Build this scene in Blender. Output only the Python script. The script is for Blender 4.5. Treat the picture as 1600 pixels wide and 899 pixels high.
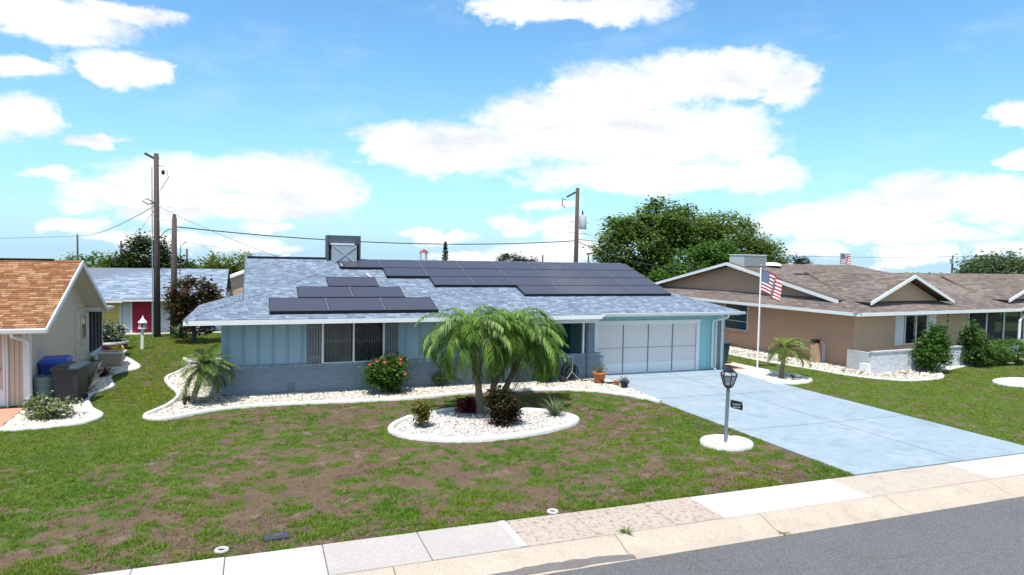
import bpy, math, random
import numpy as np
from mathutils import Vector, Matrix

for o in list(bpy.data.objects): bpy.data.objects.remove(o, do_unlink=True)
SC = bpy.context.scene
COL = SC.collection
rad = math.radians

# ------------------------------------------------------------------ camera
EYE = Vector((0, 0, 4.8))
YAW, PIT, ROL = rad(20.7635), rad(2.6795), rad(1.108)
F = Vector((math.sin(YAW)*math.cos(PIT), math.cos(YAW)*math.cos(PIT), -math.sin(PIT)))
R = Vector((math.cos(YAW), -math.sin(YAW), 0)); U = R.cross(F)
R, U = R*math.cos(ROL)+U*math.sin(ROL), U*math.cos(ROL)-R*math.sin(ROL)
cam = bpy.data.cameras.new('camera'); camo = bpy.data.objects.new('camera', cam); COL.objects.link(camo)
m = Matrix.Identity(4)
for i in range(3):
    m[i][0], m[i][1], m[i][2], m[i][3] = R[i], U[i], -F[i], EYE[i]
camo.matrix_world = m
cam.sensor_width = 36; cam.lens = 1050/1600*36; cam.clip_end = 5000; cam.clip_start = .1
SC.camera = camo

# ------------------------------------------------------------------ light
SUN_DIR = Vector((-.24, -.30, .92)).normalized()
SUN_EL = math.asin(SUN_DIR.z); SUN_AZ = math.atan2(SUN_DIR.x, SUN_DIR.y)
sun = bpy.data.lights.new('sun', 'SUN'); suno = bpy.data.objects.new('sun', sun); COL.objects.link(suno)
sun.energy = 4.9; sun.angle = rad(.55); sun.color = (1, .955, .885)
suno.rotation_euler = SUN_DIR.to_track_quat('Z', 'Y').to_euler()
SC.view_settings.view_transform = 'Standard'; SC.view_settings.look = 'None'
SC.view_settings.exposure = .28; SC.view_settings.gamma = 1
SC.view_settings.use_curve_mapping = False

# clouds: azimuth, elevation, half width, half height in degrees
CLOUDS = [(-14.2,15.3,5.8,1.3),(-9.3,16.5,3.3,.8),(-14.6,12.3,1.8,.7),(-9.5,12.9,2.9,1.2),(-7.1,12.8,1.5,.7),(-15,8.9,2.3,1.4),
(-17.4,8.1,2.1,1.2),(-11.1,7.5,1.4,.6),(-13.4,5.1,1.3,.6),(-10.6,3.8,3.3,1.2),(-4.7,5.6,5.5,1.5),(1.8,5.8,5.5,2),(4.8,4.9,3.6,1.5),
(-1.1,3.4,7.3,.9),(-6.9,3.3,4.9,1.1),(-12.2,1.7,2,.5),(-6.9,.7,4.9,.8),(.4,1.9,1.9,.5),(-.1,.4,3.4,.6),(24.6,19.8,8.9,1),(28.8,19.6,4.7,1.1),
(11.9,9.1,4.5,1.7),(16.2,8.8,4.9,2.1),(23.7,10.7,6.4,2.8),(29,13.3,5.7,2.5),(34.2,14.4,4.5,2),(38.6,14.6,4.3,1.8),(42.5,13.4,2.3,1.4),
(31.2,9.7,8.6,3),(37.3,9.6,4.8,2.7),(40.4,6.7,4,1.4),(31.3,6.8,9.1,1.5),(25.3,13.8,1.9,.9),(45.1,3.2,3.7,1.4),(49.1,3.6,4.4,1.7),
(52.3,5,3.8,1.6),(55.3,4.7,3.2,1.4),(58.5,3.7,2,1.6),(50.4,2.2,6.9,.8),(57.6,10.1,1.8,1.1),(58,7.1,1.2,.8),(20.9,2.6,2,1),(14.2,1.6,3.2,.6),
(25,2.3,2.2,1),(23.4,.3,4.3,.8),(26.1,.9,3.2,.8),(17.4,0,3.3,.5),(44.8,1,2.2,.8),(51.2,.6,2.7,.7),(56.6,1.1,2.1,.5),(23.6,4.3,2.2,.4),(52,.8,1.8,.6)]
W = bpy.data.worlds.new('World'); SC.world = W; W.use_nodes = True
nt = W.node_tree; nt.nodes.clear()
def wn(t, **k):
    n = nt.nodes.new(t)
    for a, b in k.items(): setattr(n, a, b)
    return n
def wm(op, a, b=None, c=None, clamp=False):
    n = wn('ShaderNodeMath', operation=op, use_clamp=clamp)
    for i, v in enumerate((a, b, c)):
        if v is None: continue
        if isinstance(v, (int, float)): n.inputs[i].default_value = v
        else: nt.links.new(v, n.inputs[i])
    return n.outputs[0]
sky = wn('ShaderNodeTexSky', sky_type='NISHITA', sun_disc=False, sun_elevation=SUN_EL, sun_rotation=SUN_AZ % (2*math.pi),
         altitude=10, air_density=1.0, dust_density=.35, ozone_density=2.0)
tc = wn('ShaderNodeTexCoord')
sep = wn('ShaderNodeSeparateXYZ'); nt.links.new(tc.outputs['Generated'], sep.inputs[0])
az = wm('MULTIPLY', wm('ARCTAN2', sep.outputs[0], sep.outputs[1]), 180/math.pi)
el = wm('MULTIPLY', wm('ARCSINE', sep.outputs[2]), 180/math.pi)
def noise(scale, detail, rough, xs=1., dim='3D'):
    mp = wn('ShaderNodeMapping'); mp.inputs['Scale'].default_value = (1, 1, xs)
    nt.links.new(tc.outputs['Generated'], mp.inputs[0])
    n = wn('ShaderNodeTexNoise'); n.inputs['Scale'].default_value = scale; n.inputs['Detail'].default_value = detail
    n.inputs['Roughness'].default_value = rough
    nt.links.new(mp.outputs[0], n.inputs['Vector']); return n.outputs[0]
nz = wm('SUBTRACT', noise(13, 9, .62, 1.9), .5)
nz2 = wm('SUBTRACT', noise(42, 7, .66, 1.5), .5)
azw = wm('ADD', az, wm('MULTIPLY', nz, 7.)); elw = wm('ADD', el, wm('MULTIPLY', nz, 3.0))
dens = None
for ca, ce, ra, rb in CLOUDS:
    dx = wm('MULTIPLY', wm('SUBTRACT', azw, ca), 1/(ra*1.12))
    dy = wm('MULTIPLY', wm('SUBTRACT', elw, ce), 1/(rb*1.15))
    v = wm('SUBTRACT', 1, wm('ADD', wm('MULTIPLY', dx, dx), wm('MULTIPLY', dy, dy)))
    dens = v if dens is None else wm('SMOOTH_MAX', dens, v, .25)
# the same kind of cloud goes on over the rest of the sky
gen = wm('MULTIPLY', wm('SUBTRACT', noise(3.2, 8, .55, 2.6), .53), 9)
d_out = wm('SUBTRACT', wm('ABSOLUTE', wm('SUBTRACT', az, 21)), 44)
mo = wm('MAXIMUM', wm('MULTIPLY', d_out, .12), wm('MULTIPLY', wm('SUBTRACT', el, 23), .12))
mo = wm('SUBTRACT', wm('MULTIPLY', wm('MINIMUM', wm('MAXIMUM', mo, 0), 1), 6), 6)
dens = wm('MAXIMUM', dens, wm('ADD', gen, mo))
dens = wm('ADD', dens, wm('ADD', wm('MULTIPLY', nz, 1.0), wm('MULTIPLY', nz2, 1.3)))
mr = wn('ShaderNodeMapRange', interpolation_type='SMOOTHSTEP'); nt.links.new(dens, mr.inputs[0])
mr.inputs[1].default_value = -.25; mr.inputs[2].default_value = .75
wisp = wm('MULTIPLY', wm('SUBTRACT', noise(5, 8, .65, 3.5), .54), .8, clamp=True)
alpha = wm('MAXIMUM', mr.outputs[0], wisp)
hz = wm('POWER', wm('SUBTRACT', 1, wm('ABSOLUTE', sep.outputs[2])), 8)
# cloud brightness: thick cores are a little greyer
cb = wm('SUBTRACT', 1.02, wm('MULTIPLY', wm('MULTIPLY', wm('SUBTRACT', noise(9, 6, .6, 3.4), .43), 2.4, clamp=True), .42))
ccol = wn('ShaderNodeCombineXYZ')
for i, (k, e_) in enumerate(((6.35, 1.15), (6.4, 1.0), (6.5, .8))): nt.links.new(wm('MULTIPLY', wm('POWER', cb, e_), k), ccol.inputs[i])
tint = wn('ShaderNodeMix', data_type='RGBA', blend_type='MULTIPLY'); tint.inputs[0].default_value = 1
nt.links.new(sky.outputs[0], tint.inputs[6]); tint.inputs[7].default_value = (.70, 1.08, 1.2, 1)
mx = wn('ShaderNodeMix', data_type='RGBA'); nt.links.new(alpha, mx.inputs[0])
air = wn('ShaderNodeMix', data_type='RGBA'); nt.links.new(wm('MULTIPLY', hz, .85), air.inputs[0]); nt.links.new(tint.outputs[2], air.inputs[6]); air.inputs[7].default_value = (2.75, 4.2, 5.6, 1)
nt.links.new(air.outputs[2], mx.inputs[6]); nt.links.new(ccol.outputs[0], mx.inputs[7])
bg = wn('ShaderNodeBackground'); bg.inputs[1].default_value = .15
nt.links.new(mx.outputs[2], bg.inputs[0])
wo = wn('ShaderNodeOutputWorld'); nt.links.new(bg.outputs[0], wo.inputs[0])

# ------------------------------------------------------------------ materials
MATS = {}
def mat(name, col, rough=.75, var=.18, scale=4., bump=0., bscale=40., col2=None, spec=.35, metal=0., attr=False, trans=0., stain=None, coat=0., fine=0., fdark=.55):
    """procedural principled material: colour with two noises, fine relief, optional vertex tint"""
    if name in MATS: return MATS[name]
    M = bpy.data.materials.new(name); M.use_nodes = True; t = M.node_tree; t.nodes.clear(); L = t.links.new
    out = t.nodes.new('ShaderNodeOutputMaterial'); p = t.nodes.new('ShaderNodeBsdfPrincipled')
    p.inputs['Roughness'].default_value = rough; p.inputs['Specular IOR Level'].default_value = spec
    p.inputs['Metallic'].default_value = metal; p.inputs['Coat Weight'].default_value = coat
    geo = t.nodes.new('ShaderNodeNewGeometry')
    def nz(s, d=5, r=.6):
        n = t.nodes.new('ShaderNodeTexNoise'); n.inputs['Scale'].default_value = s; n.inputs['Detail'].default_value = d
        n.inputs['Roughness'].default_value = r; L(geo.outputs['Position'], n.inputs['Vector']); return n.outputs[0]
    def mixc(fac, a, b, mode='MIX'):
        n = t.nodes.new('ShaderNodeMix'); n.data_type = 'RGBA'; n.blend_type = mode
        for i, v in ((0, fac), (6, a), (7, b)):
            if isinstance(v, (int, float)): n.inputs[i].default_value = v
            elif isinstance(v, tuple): n.inputs[i].default_value = (*v[:3], 1)
            else: L(v, n.inputs[i])
        return n.outputs[2]
    def ramp(v, a, b):
        n = t.nodes.new('ShaderNodeMapRange'); n.inputs[1].default_value = a; n.inputs[2].default_value = b; L(v, n.inputs[0]); return n.outputs[0]
    if attr:
        a = t.nodes.new('ShaderNodeAttribute'); a.attribute_name = 'Col'; base = a.outputs[0]
    else: base = col
    c2 = col2 or tuple(max(0, c*(1-2*var)) for c in col)
    if not attr:
        base = mixc(ramp(nz(scale), .3, .7), col if not col2 else col, c2)
        base = mixc(ramp(nz(scale*7.3, 4), .3, .75), base, tuple(c*(1-var) for c in col))
    if fine:
        base = mixc(ramp(nz(fine, 3, .7), .25, .75), base, mixc(1., base, (fdark,)*3, 'MULTIPLY'))
    if stain:
        sc_, amt, scol = stain
        base = mixc(mul_(t, ramp(nz(sc_, 6, .65), .52, .72), amt), base, scol)
    if isinstance(base, tuple): p.inputs['Base Color'].default_value = (*base[:3], 1)
    else: L(base, p.inputs['Base Color'])
    if bump:
        b = t.nodes.new('ShaderNodeBump'); b.inputs['Strength'].default_value = bump; b.inputs['Distance'].default_value = .02
        L(nz(bscale, 6, .65), b.inputs['Height']); L(b.outputs[0], p.inputs['Normal'])
    if trans:
        tr = t.nodes.new('ShaderNodeBsdfTranslucent'); ms = t.nodes.new('ShaderNodeMixShader'); ms.inputs[0].default_value = trans
        if isinstance(base, tuple): tr.inputs[0].default_value = (*base[:3], 1)
        else: L(base, tr.inputs[0])
        L(p.outputs[0], ms.inputs[1]); L(tr.outputs[0], ms.inputs[2]); L(ms.outputs[0], out.inputs[0])
    else: L(p.outputs[0], out.inputs[0])
    MATS[name] = M; return M
def mul_(t, s, k):
    n = t.nodes.new('ShaderNodeMath'); n.operation = 'MULTIPLY'; t.links.new(s, n.inputs[0]); n.inputs[1].default_value = k; return n.outputs[0]

def glass_mat(name, tintc=(.02, .025, .03), see=.6):
    M = bpy.data.materials.new(name); M.use_nodes = True; t = M.node_tree; t.nodes.clear(); L = t.links.new
    out = t.nodes.new('ShaderNodeOutputMaterial'); g_ = t.nodes.new('ShaderNodeBsdfPrincipled')
    g_.inputs['Base Color'].default_value = (*tintc, 1); g_.inputs['Roughness'].default_value = .04; g_.inputs['Specular IOR Level'].default_value = .6
    tr = t.nodes.new('ShaderNodeBsdfTransparent'); ms = t.nodes.new('ShaderNodeMixShader'); ms.inputs[0].default_value = see
    L(g_.outputs[0], ms.inputs[1]); L(tr.outputs[0], ms.inputs[2]); L(ms.outputs[0], out.inputs[0]); return M
def screen_mat(name, col, see=.35):
    M = bpy.data.materials.new(name); M.use_nodes = True; t = M.node_tree; t.nodes.clear(); L = t.links.new
    out = t.nodes.new('ShaderNodeOutputMaterial'); g_ = t.nodes.new('ShaderNodeBsdfDiffuse'); g_.inputs[0].default_value = (*col, 1)
    tr = t.nodes.new('ShaderNodeBsdfTransparent'); ms = t.nodes.new('ShaderNodeMixShader'); ms.inputs[0].default_value = see
    L(g_.outputs[0], ms.inputs[1]); L(tr.outputs[0], ms.inputs[2]); L(ms.outputs[0], out.inputs[0]); return M

# ------------------------------------------------------------------ mesh helpers
def npmesh(name, V, Fc, material, parent=None, cols=None, smooth=False):
    V = np.asarray(V, np.float32); me = bpy.data.meshes.new(name)
    if isinstance(Fc, np.ndarray):
        k = Fc.shape[1]; n = Fc.shape[0]
        me.vertices.add(len(V)); me.vertices.foreach_set('co', V.ravel())
        me.loops.add(n*k); me.loops.foreach_set('vertex_index', Fc.astype(np.int32).ravel())
        me.polygons.add(n); me.polygons.foreach_set('loop_start', np.arange(0, n*k, k, dtype=np.int32))
        me.update(calc_edges=True)
    else: me.from_pydata(V.tolist(), [], Fc); me.update()
    if cols is not None:
        a = me.attributes.new('Col', 'FLOAT_COLOR', 'POINT')
        c = np.ones((len(V), 4), np.float32); c[:, :3] = cols; a.data.foreach_set('color', c.ravel())
    if smooth: me.polygons.foreach_set('use_smooth', np.ones(len(me.polygons), bool))
    o = bpy.data.objects.new(name, me); COL.objects.link(o)
    if material: me.materials.append(material)
    if parent: o.parent = parent
    return o

class MB:
    def __init__(s): s.v = []; s.f = []; s.c = []
    def add(s, V, Fs, c=None):
        b = len(s.v); s.v += [tuple(p) for p in V]; s.f += [tuple(i+b for i in f) for f in Fs]
        s.c += [c or (1, 1, 1)]*len(V); return s
    def box(s, x0, y0, z0, x1, y1, z1, c=None):
        V = [(x, y, z) for z in (z0, z1) for y in (y0, y1) for x in (x0, x1)]
        return s.add(V, [(0, 2, 3, 1), (4, 5, 7, 6), (0, 1, 5, 4), (2, 6, 7, 3), (0, 4, 6, 2), (1, 3, 7, 5)], c)
    def obox(s, cx, cy, cz, sx, sy, sz, rz=0, rx=0, ry=0, c=None):
        M = Matrix.Translation((cx, cy, cz)) @ Matrix.Rotation(rz, 4, 'Z') @ Matrix.Rotation(ry, 4, 'Y') @ Matrix.Rotation(rx, 4, 'X')
        V = [M @ Vector((x*sx/2, y*sy/2, z*sz/2)) for z in (-1, 1) for y in (-1, 1) for x in (-1, 1)]
        return s.add(V, [(0, 2, 3, 1), (4, 5, 7, 6), (0, 1, 5, 4), (2, 6, 7, 3), (0, 4, 6, 2), (1, 3, 7, 5)], c)
    def tube(s, pts, r, n=8, cap=True, c=None):
        pts = [Vector(p) for p in pts]; rs = r if isinstance(r, (list, tuple)) else [r]*len(pts); V = []; Fs = []
        up = None
        for i, p in enumerate(pts):
            d = (pts[min(i+1, len(pts)-1)]-pts[max(i-1, 0)]).normalized()
            if up is None: up = Vector((0, 0, 1)) if abs(d.z) < .9 else Vector((1, 0, 0))
            a = d.cross(up).normalized(); b = a.cross(d).normalized(); up = b
            for k in range(n):
                t = 2*math.pi*k/n; V.append(p+(a*math.cos(t)+b*math.sin(t))*rs[i])
        for i in range(len(pts)-1):
            for k in range(n):
                Fs.append((i*n+k, i*n+(k+1) % n, (i+1)*n+(k+1) % n, (i+1)*n+k))
        if cap: Fs += [tuple(range(n))[::-1], tuple((len(pts)-1)*n+k for k in range(n))]
        return s.add(V, Fs, c)
    def lathe(s, prof, n=20, loc=(0, 0, 0), c=None):
        V = [(loc[0]+r*math.cos(2*math.pi*k/n), loc[1]+r*math.sin(2*math.pi*k/n), loc[2]+z) for r, z in prof for k in range(n)]
        Fs = [(i*n+k, i*n+(k+1) % n, (i+1)*n+(k+1) % n, (i+1)*n+k) for i in range(len(prof)-1) for k in range(n)]
        Fs += [tuple(range(n))[::-1], tuple((len(prof)-1)*n+k for k in range(n))]
        return s.add(V, Fs, c)
    def slab(s, poly, th, c=None):
        """polygon (3D, planar) extruded straight down by th"""
        n = len(poly); V = [tuple(p) for p in poly]+[(p[0], p[1], p[2]-th) for p in poly]
        return s.add(V, [tuple(range(n)), tuple(range(2*n-1, n-1, -1))]+[(k, k+n, (k+1) % n+n, (k+1) % n) for k in range(n)], c)
    def prism_x(s, prof, x0, x1, c=None):
        n = len(prof); V = [(x0, y, z) for y, z in prof]+[(x1, y, z) for y, z in prof]
        return s.add(V, [tuple(range(n)), tuple(range(2*n-1, n-1, -1))]+[(k, k+n, (k+1) % n+n, (k+1) % n) for k in range(n)], c)
    def build(s, name, material, parent=None, smooth=False, col=False):
        o = npmesh(name, s.v, s.f, material, parent, np.array(s.c) if col else None, smooth)
        return o

def tag(o, label=None, cat=None, group=None, kind=None):
    if label: o['label'] = label
    if cat: o['category'] = cat
    if group: o['group'] = group
    if kind: o['kind'] = kind
    return o
def thing(name, loc, label, cat, group=None, rz=0):
    o = bpy.data.objects.new(name, None); COL.objects.link(o); o.location = loc; o.rotation_euler.z = rz
    o.empty_display_size = .2
    return tag(o, label, cat, group)
def shift(mb, root):
    """world coordinates -> local coordinates of a thing placed without rotation"""
    l = root.location; mb.v = [(a-l.x, b-l.y, c-l.z) for a, b, c in mb.v]; return mb

# numpy noise
def vnoise(x, y, seed):
    r = np.random.RandomState(seed); T = r.rand(256, 256)
    xi = np.floor(x).astype(int); yi = np.floor(y).astype(int); fx = x-xi; fy = y-yi
    fx = fx*fx*(3-2*fx); fy = fy*fy*(3-2*fy)
    a = T[xi % 256, yi % 256]; b = T[(xi+1) % 256, yi % 256]; c = T[xi % 256, (yi+1) % 256]; d = T[(xi+1) % 256, (yi+1) % 256]
    return (a*(1-fx)+b*fx)*(1-fy)+(c*(1-fx)+d*fx)*fy
def fbm(x, y, seed, o=4):
    s = 0; a = .5; t = 0
    for k in range(o):
        s = s+a*vnoise(x*2**k+k*17.3, y*2**k+k*9.1, seed+k); t += a; a *= .55
    return s/t
def inpoly(x, y, poly):
    x = np.asarray(x); y = np.asarray(y); c = np.zeros(x.shape, bool); n = len(poly); j = n-1
    for i in range(n):
        xi, yi = poly[i][:2]; xj, yj = poly[j][:2]
        if yi != yj: c ^= ((yi > y) != (yj > y)) & (x < (xj-xi)*(y-yi)/(yj-yi)+xi)
        j = i
    return c
def spline(pts, closed=False, n=6):
    P = [np.array(p, float) for p in pts]; out = []; N = len(P)
    for i in range(N if closed else N-1):
        p0 = P[i-1] if (closed or i > 0) else P[0]; p1 = P[i]; p2 = P[(i+1) % N]; p3 = P[(i+2) % N] if (closed or i+2 < N) else P[-1]
        for k in range(n):
            t = k/n; out.append(.5*(2*p1+(p2-p0)*t+(2*p0-5*p1+4*p2-p3)*t*t+(3*p1-p0-3*p2+p3)*t**3))
    if not closed: out.append(P[-1])
    return [tuple(p) for p in out]

# ------------------------------------------------------------------ plan of the plots
bed_front = spline([(-2.98,32.4),(-2.62,30.9),(-2.8,29.2),(-3.15,27.7),(-2.85,26.1),(-2.42,24.4),(-2.55,22.8),(-3.0,21.45),(-2.4,20.98),(-1.12,21.75),(.33,22.0),(1.86,21.92),
    (3.45,21.78),(4.92,21.78),(6.1,22.0),(7.54,22.2),(8.93,22.08),(10.3,21.75),(11.4,21.1),(12.2,20.0),(12.62,19.0)])
bed_main = bed_front+[(12.75,19.0),(12.9,22.0),(12.95,23.6),(-1.0,23.9),(-1.0,32.4)]
bed_isle = spline([(3.38,18.0),(4.1,19.1),(5.24,19.65),(6.47,19.68),(7.75,19.15),(8.62,18.35),(8.75,17.5),(7.78,16.78),(6.28,16.36),(4.91,16.42),(3.8,17.0)], True, 5)
bed_lamp = [(11.45+.62*math.cos(t*math.pi/16), 14.2+.56*math.sin(t*math.pi/16)) for t in range(32)]
left_front = spline([(-6.32,20.92),(-5.9,20.82),(-5.14,20.9),(-4.4,21.2),(-4.2,21.95),(-4.62,22.9),(-4.95,24.0),(-5.1,25.1),(-4.72,26.3),(-4.9,27.3),(-5.15,28.4),(-5.0,29.4),(-4.5,30.2),(-4.7,31.4),(-5.5,33.6)])
bed_left = left_front+[(-6.4,33.8),(-6.4,23.6)]
path_poly = [(-12,23.6),(-12,17.5),(-7.2,20.0),(-6.36,20.9),(-6.44,23.6)]
flag_front = spline([(18.9,20.9),(19.6,20.5),(20.4,20.6),(20.95,21.0),(21.05,21.9),(20.75,22.8),(20.6,24.0),(20.5,25.2)])
bed_flag = flag_front+[(19.35,25.2),(19.3,23.6),(19.2,23.0)]
right_front = spline([(22.6,31.5),(22.5,28.0),(22.75,25.2),(23.2,23.2),(23.6,21.2),(24.6,20.0),(25.6,19.75),(26.6,19.8),(27.5,20.2),(28.6,21.2),(29.8,21.5),(31.2,21.9),(33.0,22.3),(35.4,21.95),(40,22.0)])
bed_right = right_front+[(40,24.6),(25.5,23.0),(24.7,31.6)]
bed_disc = [(29.3+1.3*math.cos(t*math.pi/16), 18.1+.75*math.sin(t*math.pi/16)) for t in range(32)]
driveway = [(12.64,11.2),(19.1,11.2),(19.2,20.5),(19.25,24.3),(12.9,24.3),(12.85,22.0),(12.62,19.2)]
NOGRASS = [path_poly, bed_main, bed_isle, bed_lamp, bed_left, bed_flag, bed_right, bed_disc, driveway,
           [(-2.0,23.7),(19.4,23.7),(19.4,36),(-2,36)], [(-30,21.3),(-6.9,21.3),(-6.4,24),(-6.4,34),(-30,34)],
           [(25.5,22.8),(45,25),(44,42),(23.5,40)], [(-12,43),(-1.5,43),(-1.5,50),(-12,50)]]
def greenness(x, y):
    n1 = fbm(x*2.7, y*3.1, 3, 5); n2 = fbm(x*.33+5, y*.33+9, 11, 3); n3 = fbm(x*6.5, y*7, 21, 3)
    bias = -.005 + .45*(n2-.5)
    bias = bias + .16*np.clip((2-x)/7, 0, 1) + .16*np.clip((-.5-x)/2.5, 0, 1)*np.clip((y-15)/5, 0, 1)
    bias = bias + .10*np.clip((x-9)/3, 0, 1) - .05*np.exp(-((x-5)/3.5)**2-((y-21)/1.6)**2) + .05*np.exp(-((x-7)/4)**2-((y-13.5)/1.5)**2)
    bias = np.where(x > 19, .26, bias); bias = np.where((y > 24), .2, bias)
    v = (n1-.5)*2.0+(n3-.5)*1.1+bias*1.45+.42
    return np.clip((v-.36)/.24, 0, 1)

# ------------------------------------------------------------------ ground
def grid_axis(a, fine0, fine1, step, b):
    lo = [fine0]; d = step
    while lo[-1] > a: d *= 1.35; lo.append(lo[-1]-d)
    hi = [fine1]; d = step
    while hi[-1] < b: d *= 1.35; hi.append(hi[-1]+d)
    return np.array(lo[::-1][:-1]+list(np.arange(fine0, fine1, step))+hi)
gx = grid_axis(-1500, -9, 33, .1, 1500); gy = grid_axis(-60, 11.25, 24, .1, 2500)
GX, GY = np.meshgrid(gx, gy)
gr = greenness(GX, GY)
GZ = np.where(GY < 11.2, -.3, (fbm(GX*.8, GY*.8, 5, 3)-.5)*.03-.012+np.clip((GY-11.2)/2, 0, 1)*.01)
GZ = GZ-.02*np.clip(GY-55, 0, None)
far = np.clip((GY-45)/60, 0, 1)
# bare soil, thatch and low grass
soil = np.array([.185, .125, .09]); sand = np.array([.31, .235, .185]); thatch = np.array([.165, .115, .06]); grn = np.array([.085, .15, .022])
k1 = fbm(GX*4.1, GY*4.1, 31, 3)[..., None]; k2 = np.clip((fbm(GX*3.1, GY*3.6, 41, 4)-.63)*6, 0, .7)[..., None]
c = soil*(.7+.6*k1)*(1-k2)+sand*k2
c = c*(1-np.clip((k1-.4)*1.5, 0, .7))+thatch*np.clip((k1-.4)*1.5, 0, .7)
c = c*(1-gr[..., None]*.92)+grn*(.75+.5*k1)*gr[..., None]*.92
c = c*(1-far[..., None])+np.array([.075, .12, .035])*far[..., None]
nx, ny = len(gx), len(gy)
idx = np.arange(nx*ny).reshape(ny, nx)
FQ = np.stack([idx[:-1, :-1], idx[:-1, 1:], idx[1:, 1:], idx[1:, :-1]], -1).reshape(-1, 4)
ground = npmesh('ground', np.stack([GX, GY, GZ], -1).reshape(-1, 3), FQ,
    mat('soil_and_turf', (.2, .2, .1), .95, attr=True, bump=1.0, bscale=45, spec=.1, fine=26), None, c.reshape(-1, 3), True)
tag(ground, kind='structure')

# ------------------------------------------------------------------ grass blades
rng = np.random.RandomState(7)
def grass_mesh(N, x0, x1, y0, y1, pw, hmin, hmax, nb, wid, seed):
    rng = np.random.RandomState(seed)
    yy = y0+(y1-y0)*rng.rand(N)**pw; xx = x0+(x1-x0)*rng.rand(N)
    # only what this camera's surroundings could show
    u = (xx*math.cos(YAW)-yy*math.sin(YAW))/(xx*math.sin(YAW)+yy*math.cos(YAW))
    ok = (np.abs(u) < .86)
    for p in NOGRASS: ok &= ~inpoly(xx, yy, p)
    g_ = greenness(xx, yy); ok &= rng.rand(N) < (.8+.2*g_)
    xx, yy, g_ = xx[ok], yy[ok], g_[ok]; n = len(xx)
    px = np.repeat(xx, nb)+rng.randn(n*nb)*.028; py = np.repeat(yy, nb)+rng.randn(n*nb)*.028; gg = np.repeat(g_, nb)
    h = (hmin+(hmax-hmin)*rng.rand(n*nb))*(.45+.55*gg); a = rng.rand(n*nb)*2*math.pi; w = wid*(.7+.6*rng.rand(n*nb))
    lean = h*(.35+.9*rng.rand(n*nb)); la = rng.rand(n*nb)*2*math.pi
    z = np.full(n*nb, -.012)
    V = np.empty((n*nb, 3, 3), np.float32)
    V[:, 0] = np.stack([px-np.cos(a)*w, py-np.sin(a)*w, z], -1); V[:, 1] = np.stack([px+np.cos(a)*w, py+np.sin(a)*w, z], -1)
    V[:, 2] = np.stack([px+np.cos(la)*lean, py+np.sin(la)*lean, z+h], -1)
    t = rng.rand(n*nb, 1); tuft = np.repeat(rng.rand(n, 1), nb, 0); dead = (rng.rand(n*nb, 1) > (.12+.84*gg[:, None]**.6)).astype(float)
    lush = np.clip(fbm(px*.5, py*.5, 77, 3)*1.6-.3+.5*(px > 19)+.3*(py > 22), 0, 1)[:, None]
    base = np.array([.135, .265, .024])*(1-lush)+np.array([.26, .32, .028])*lush
    base = base*(.55+.55*t)*(.75+.5*tuft)
    base = base*(1-dead)+(np.array([.40, .29, .175])*(1-tuft)+np.array([.18, .115, .078])*tuft)*dead*(.35+1.0*t)
    return V.reshape(-1, 3), np.arange(n*nb*3).reshape(-1, 3), np.repeat(base, 3, 0)
gparts = [grass_mesh(62000, -9, 19, 11.22, 23.6, 1.25, .03, .085, 8, .007, 1), grass_mesh(18000, -7, -1.5, 23.6, 43, 1.1, .03, .08, 7, .010, 2),
          grass_mesh(26000, 19, 36, 11.22, 31, 1.2, .03, .07, 7, .009, 3)]
off = 0; VV = []; FF = []; CC = []
for v, f, cc in gparts:
    VV.append(v); FF.append(f+off); CC.append(cc); off += len(v)
gm = mat('grass_blades', (.1, .18, .03), .6, attr=True, trans=.35, spec=.2)
tag(npmesh('grass', np.concatenate(VV), np.concatenate(FF), gm, None, np.concatenate(CC)), 'patchy short green lawn grass with dry brown gaps', 'grass', kind='stuff')

# ------------------------------------------------------------------ road, kerb, sidewalk, driveway
m_asph = mat('asphalt', (.24, .24, .24), .9, .14, .5, .6, 90, stain=(1.4, .35, (.13, .132, .137)), fine=30, fdark=.25)
m_kerb = mat('kerb_concrete', (.64, .54, .43), .9, .14, 1.2, .35, 60, col2=(.53, .44, .35), stain=(1.6, .7, (.34, .27, .21)), fine=40)
m_walk_tan = mat('tan_concrete', (.62, .53, .44), .9, .10, 1.1, .25, 70, col2=(.54, .45, .37), stain=(2.2, .6, (.33, .27, .23)), fine=45)
m_walk_spot = mat('spotted_concrete', (.60, .50, .41), .9, .10, 1.1, .25, 70, col2=(.52, .42, .34), stain=(10, 1.0, (.10, .085, .08)), fine=45)
m_walk_grey = mat('grey_concrete', (.60, .54, .49), .9, .10, .9, .25, 70, col2=(.49, .44, .41), stain=(1.2, .4, (.36, .33, .32)), fine=45)
m_walk_white = mat('white_concrete', (.70, .68, .65), .9, .05, .8, .18, 70, stain=(2.5, .12, (.6, .56, .5)), fine=30)
m_walk_pale = mat('pale_concrete', (.70, .66, .62), .9, .08, .8, .2, 70, col2=(.62, .58, .54), stain=(1.5, .3, (.5, .45, .42)), fine=40)
road = npmesh('road', *(lambda xs, ys: (np.stack([a for a in np.meshgrid(xs, ys)]+[np.full((len(ys), len(xs)), -.14)], -1).reshape(-1, 3),
     np.stack([np.arange(len(xs)*len(ys)).reshape(len(ys), -1)[:-1, :-1], np.arange(len(xs)*len(ys)).reshape(len(ys), -1)[:-1, 1:],
               np.arange(len(xs)*len(ys)).reshape(len(ys), -1)[1:, 1:], np.arange(len(xs)*len(ys)).reshape(len(ys), -1)[1:, :-1]], -1).reshape(-1, 4)))(np.linspace(-200, 200, 21), np.array([.5, 3, 6, 9.66])), m_asph)
tag(road, kind='structure')
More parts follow.
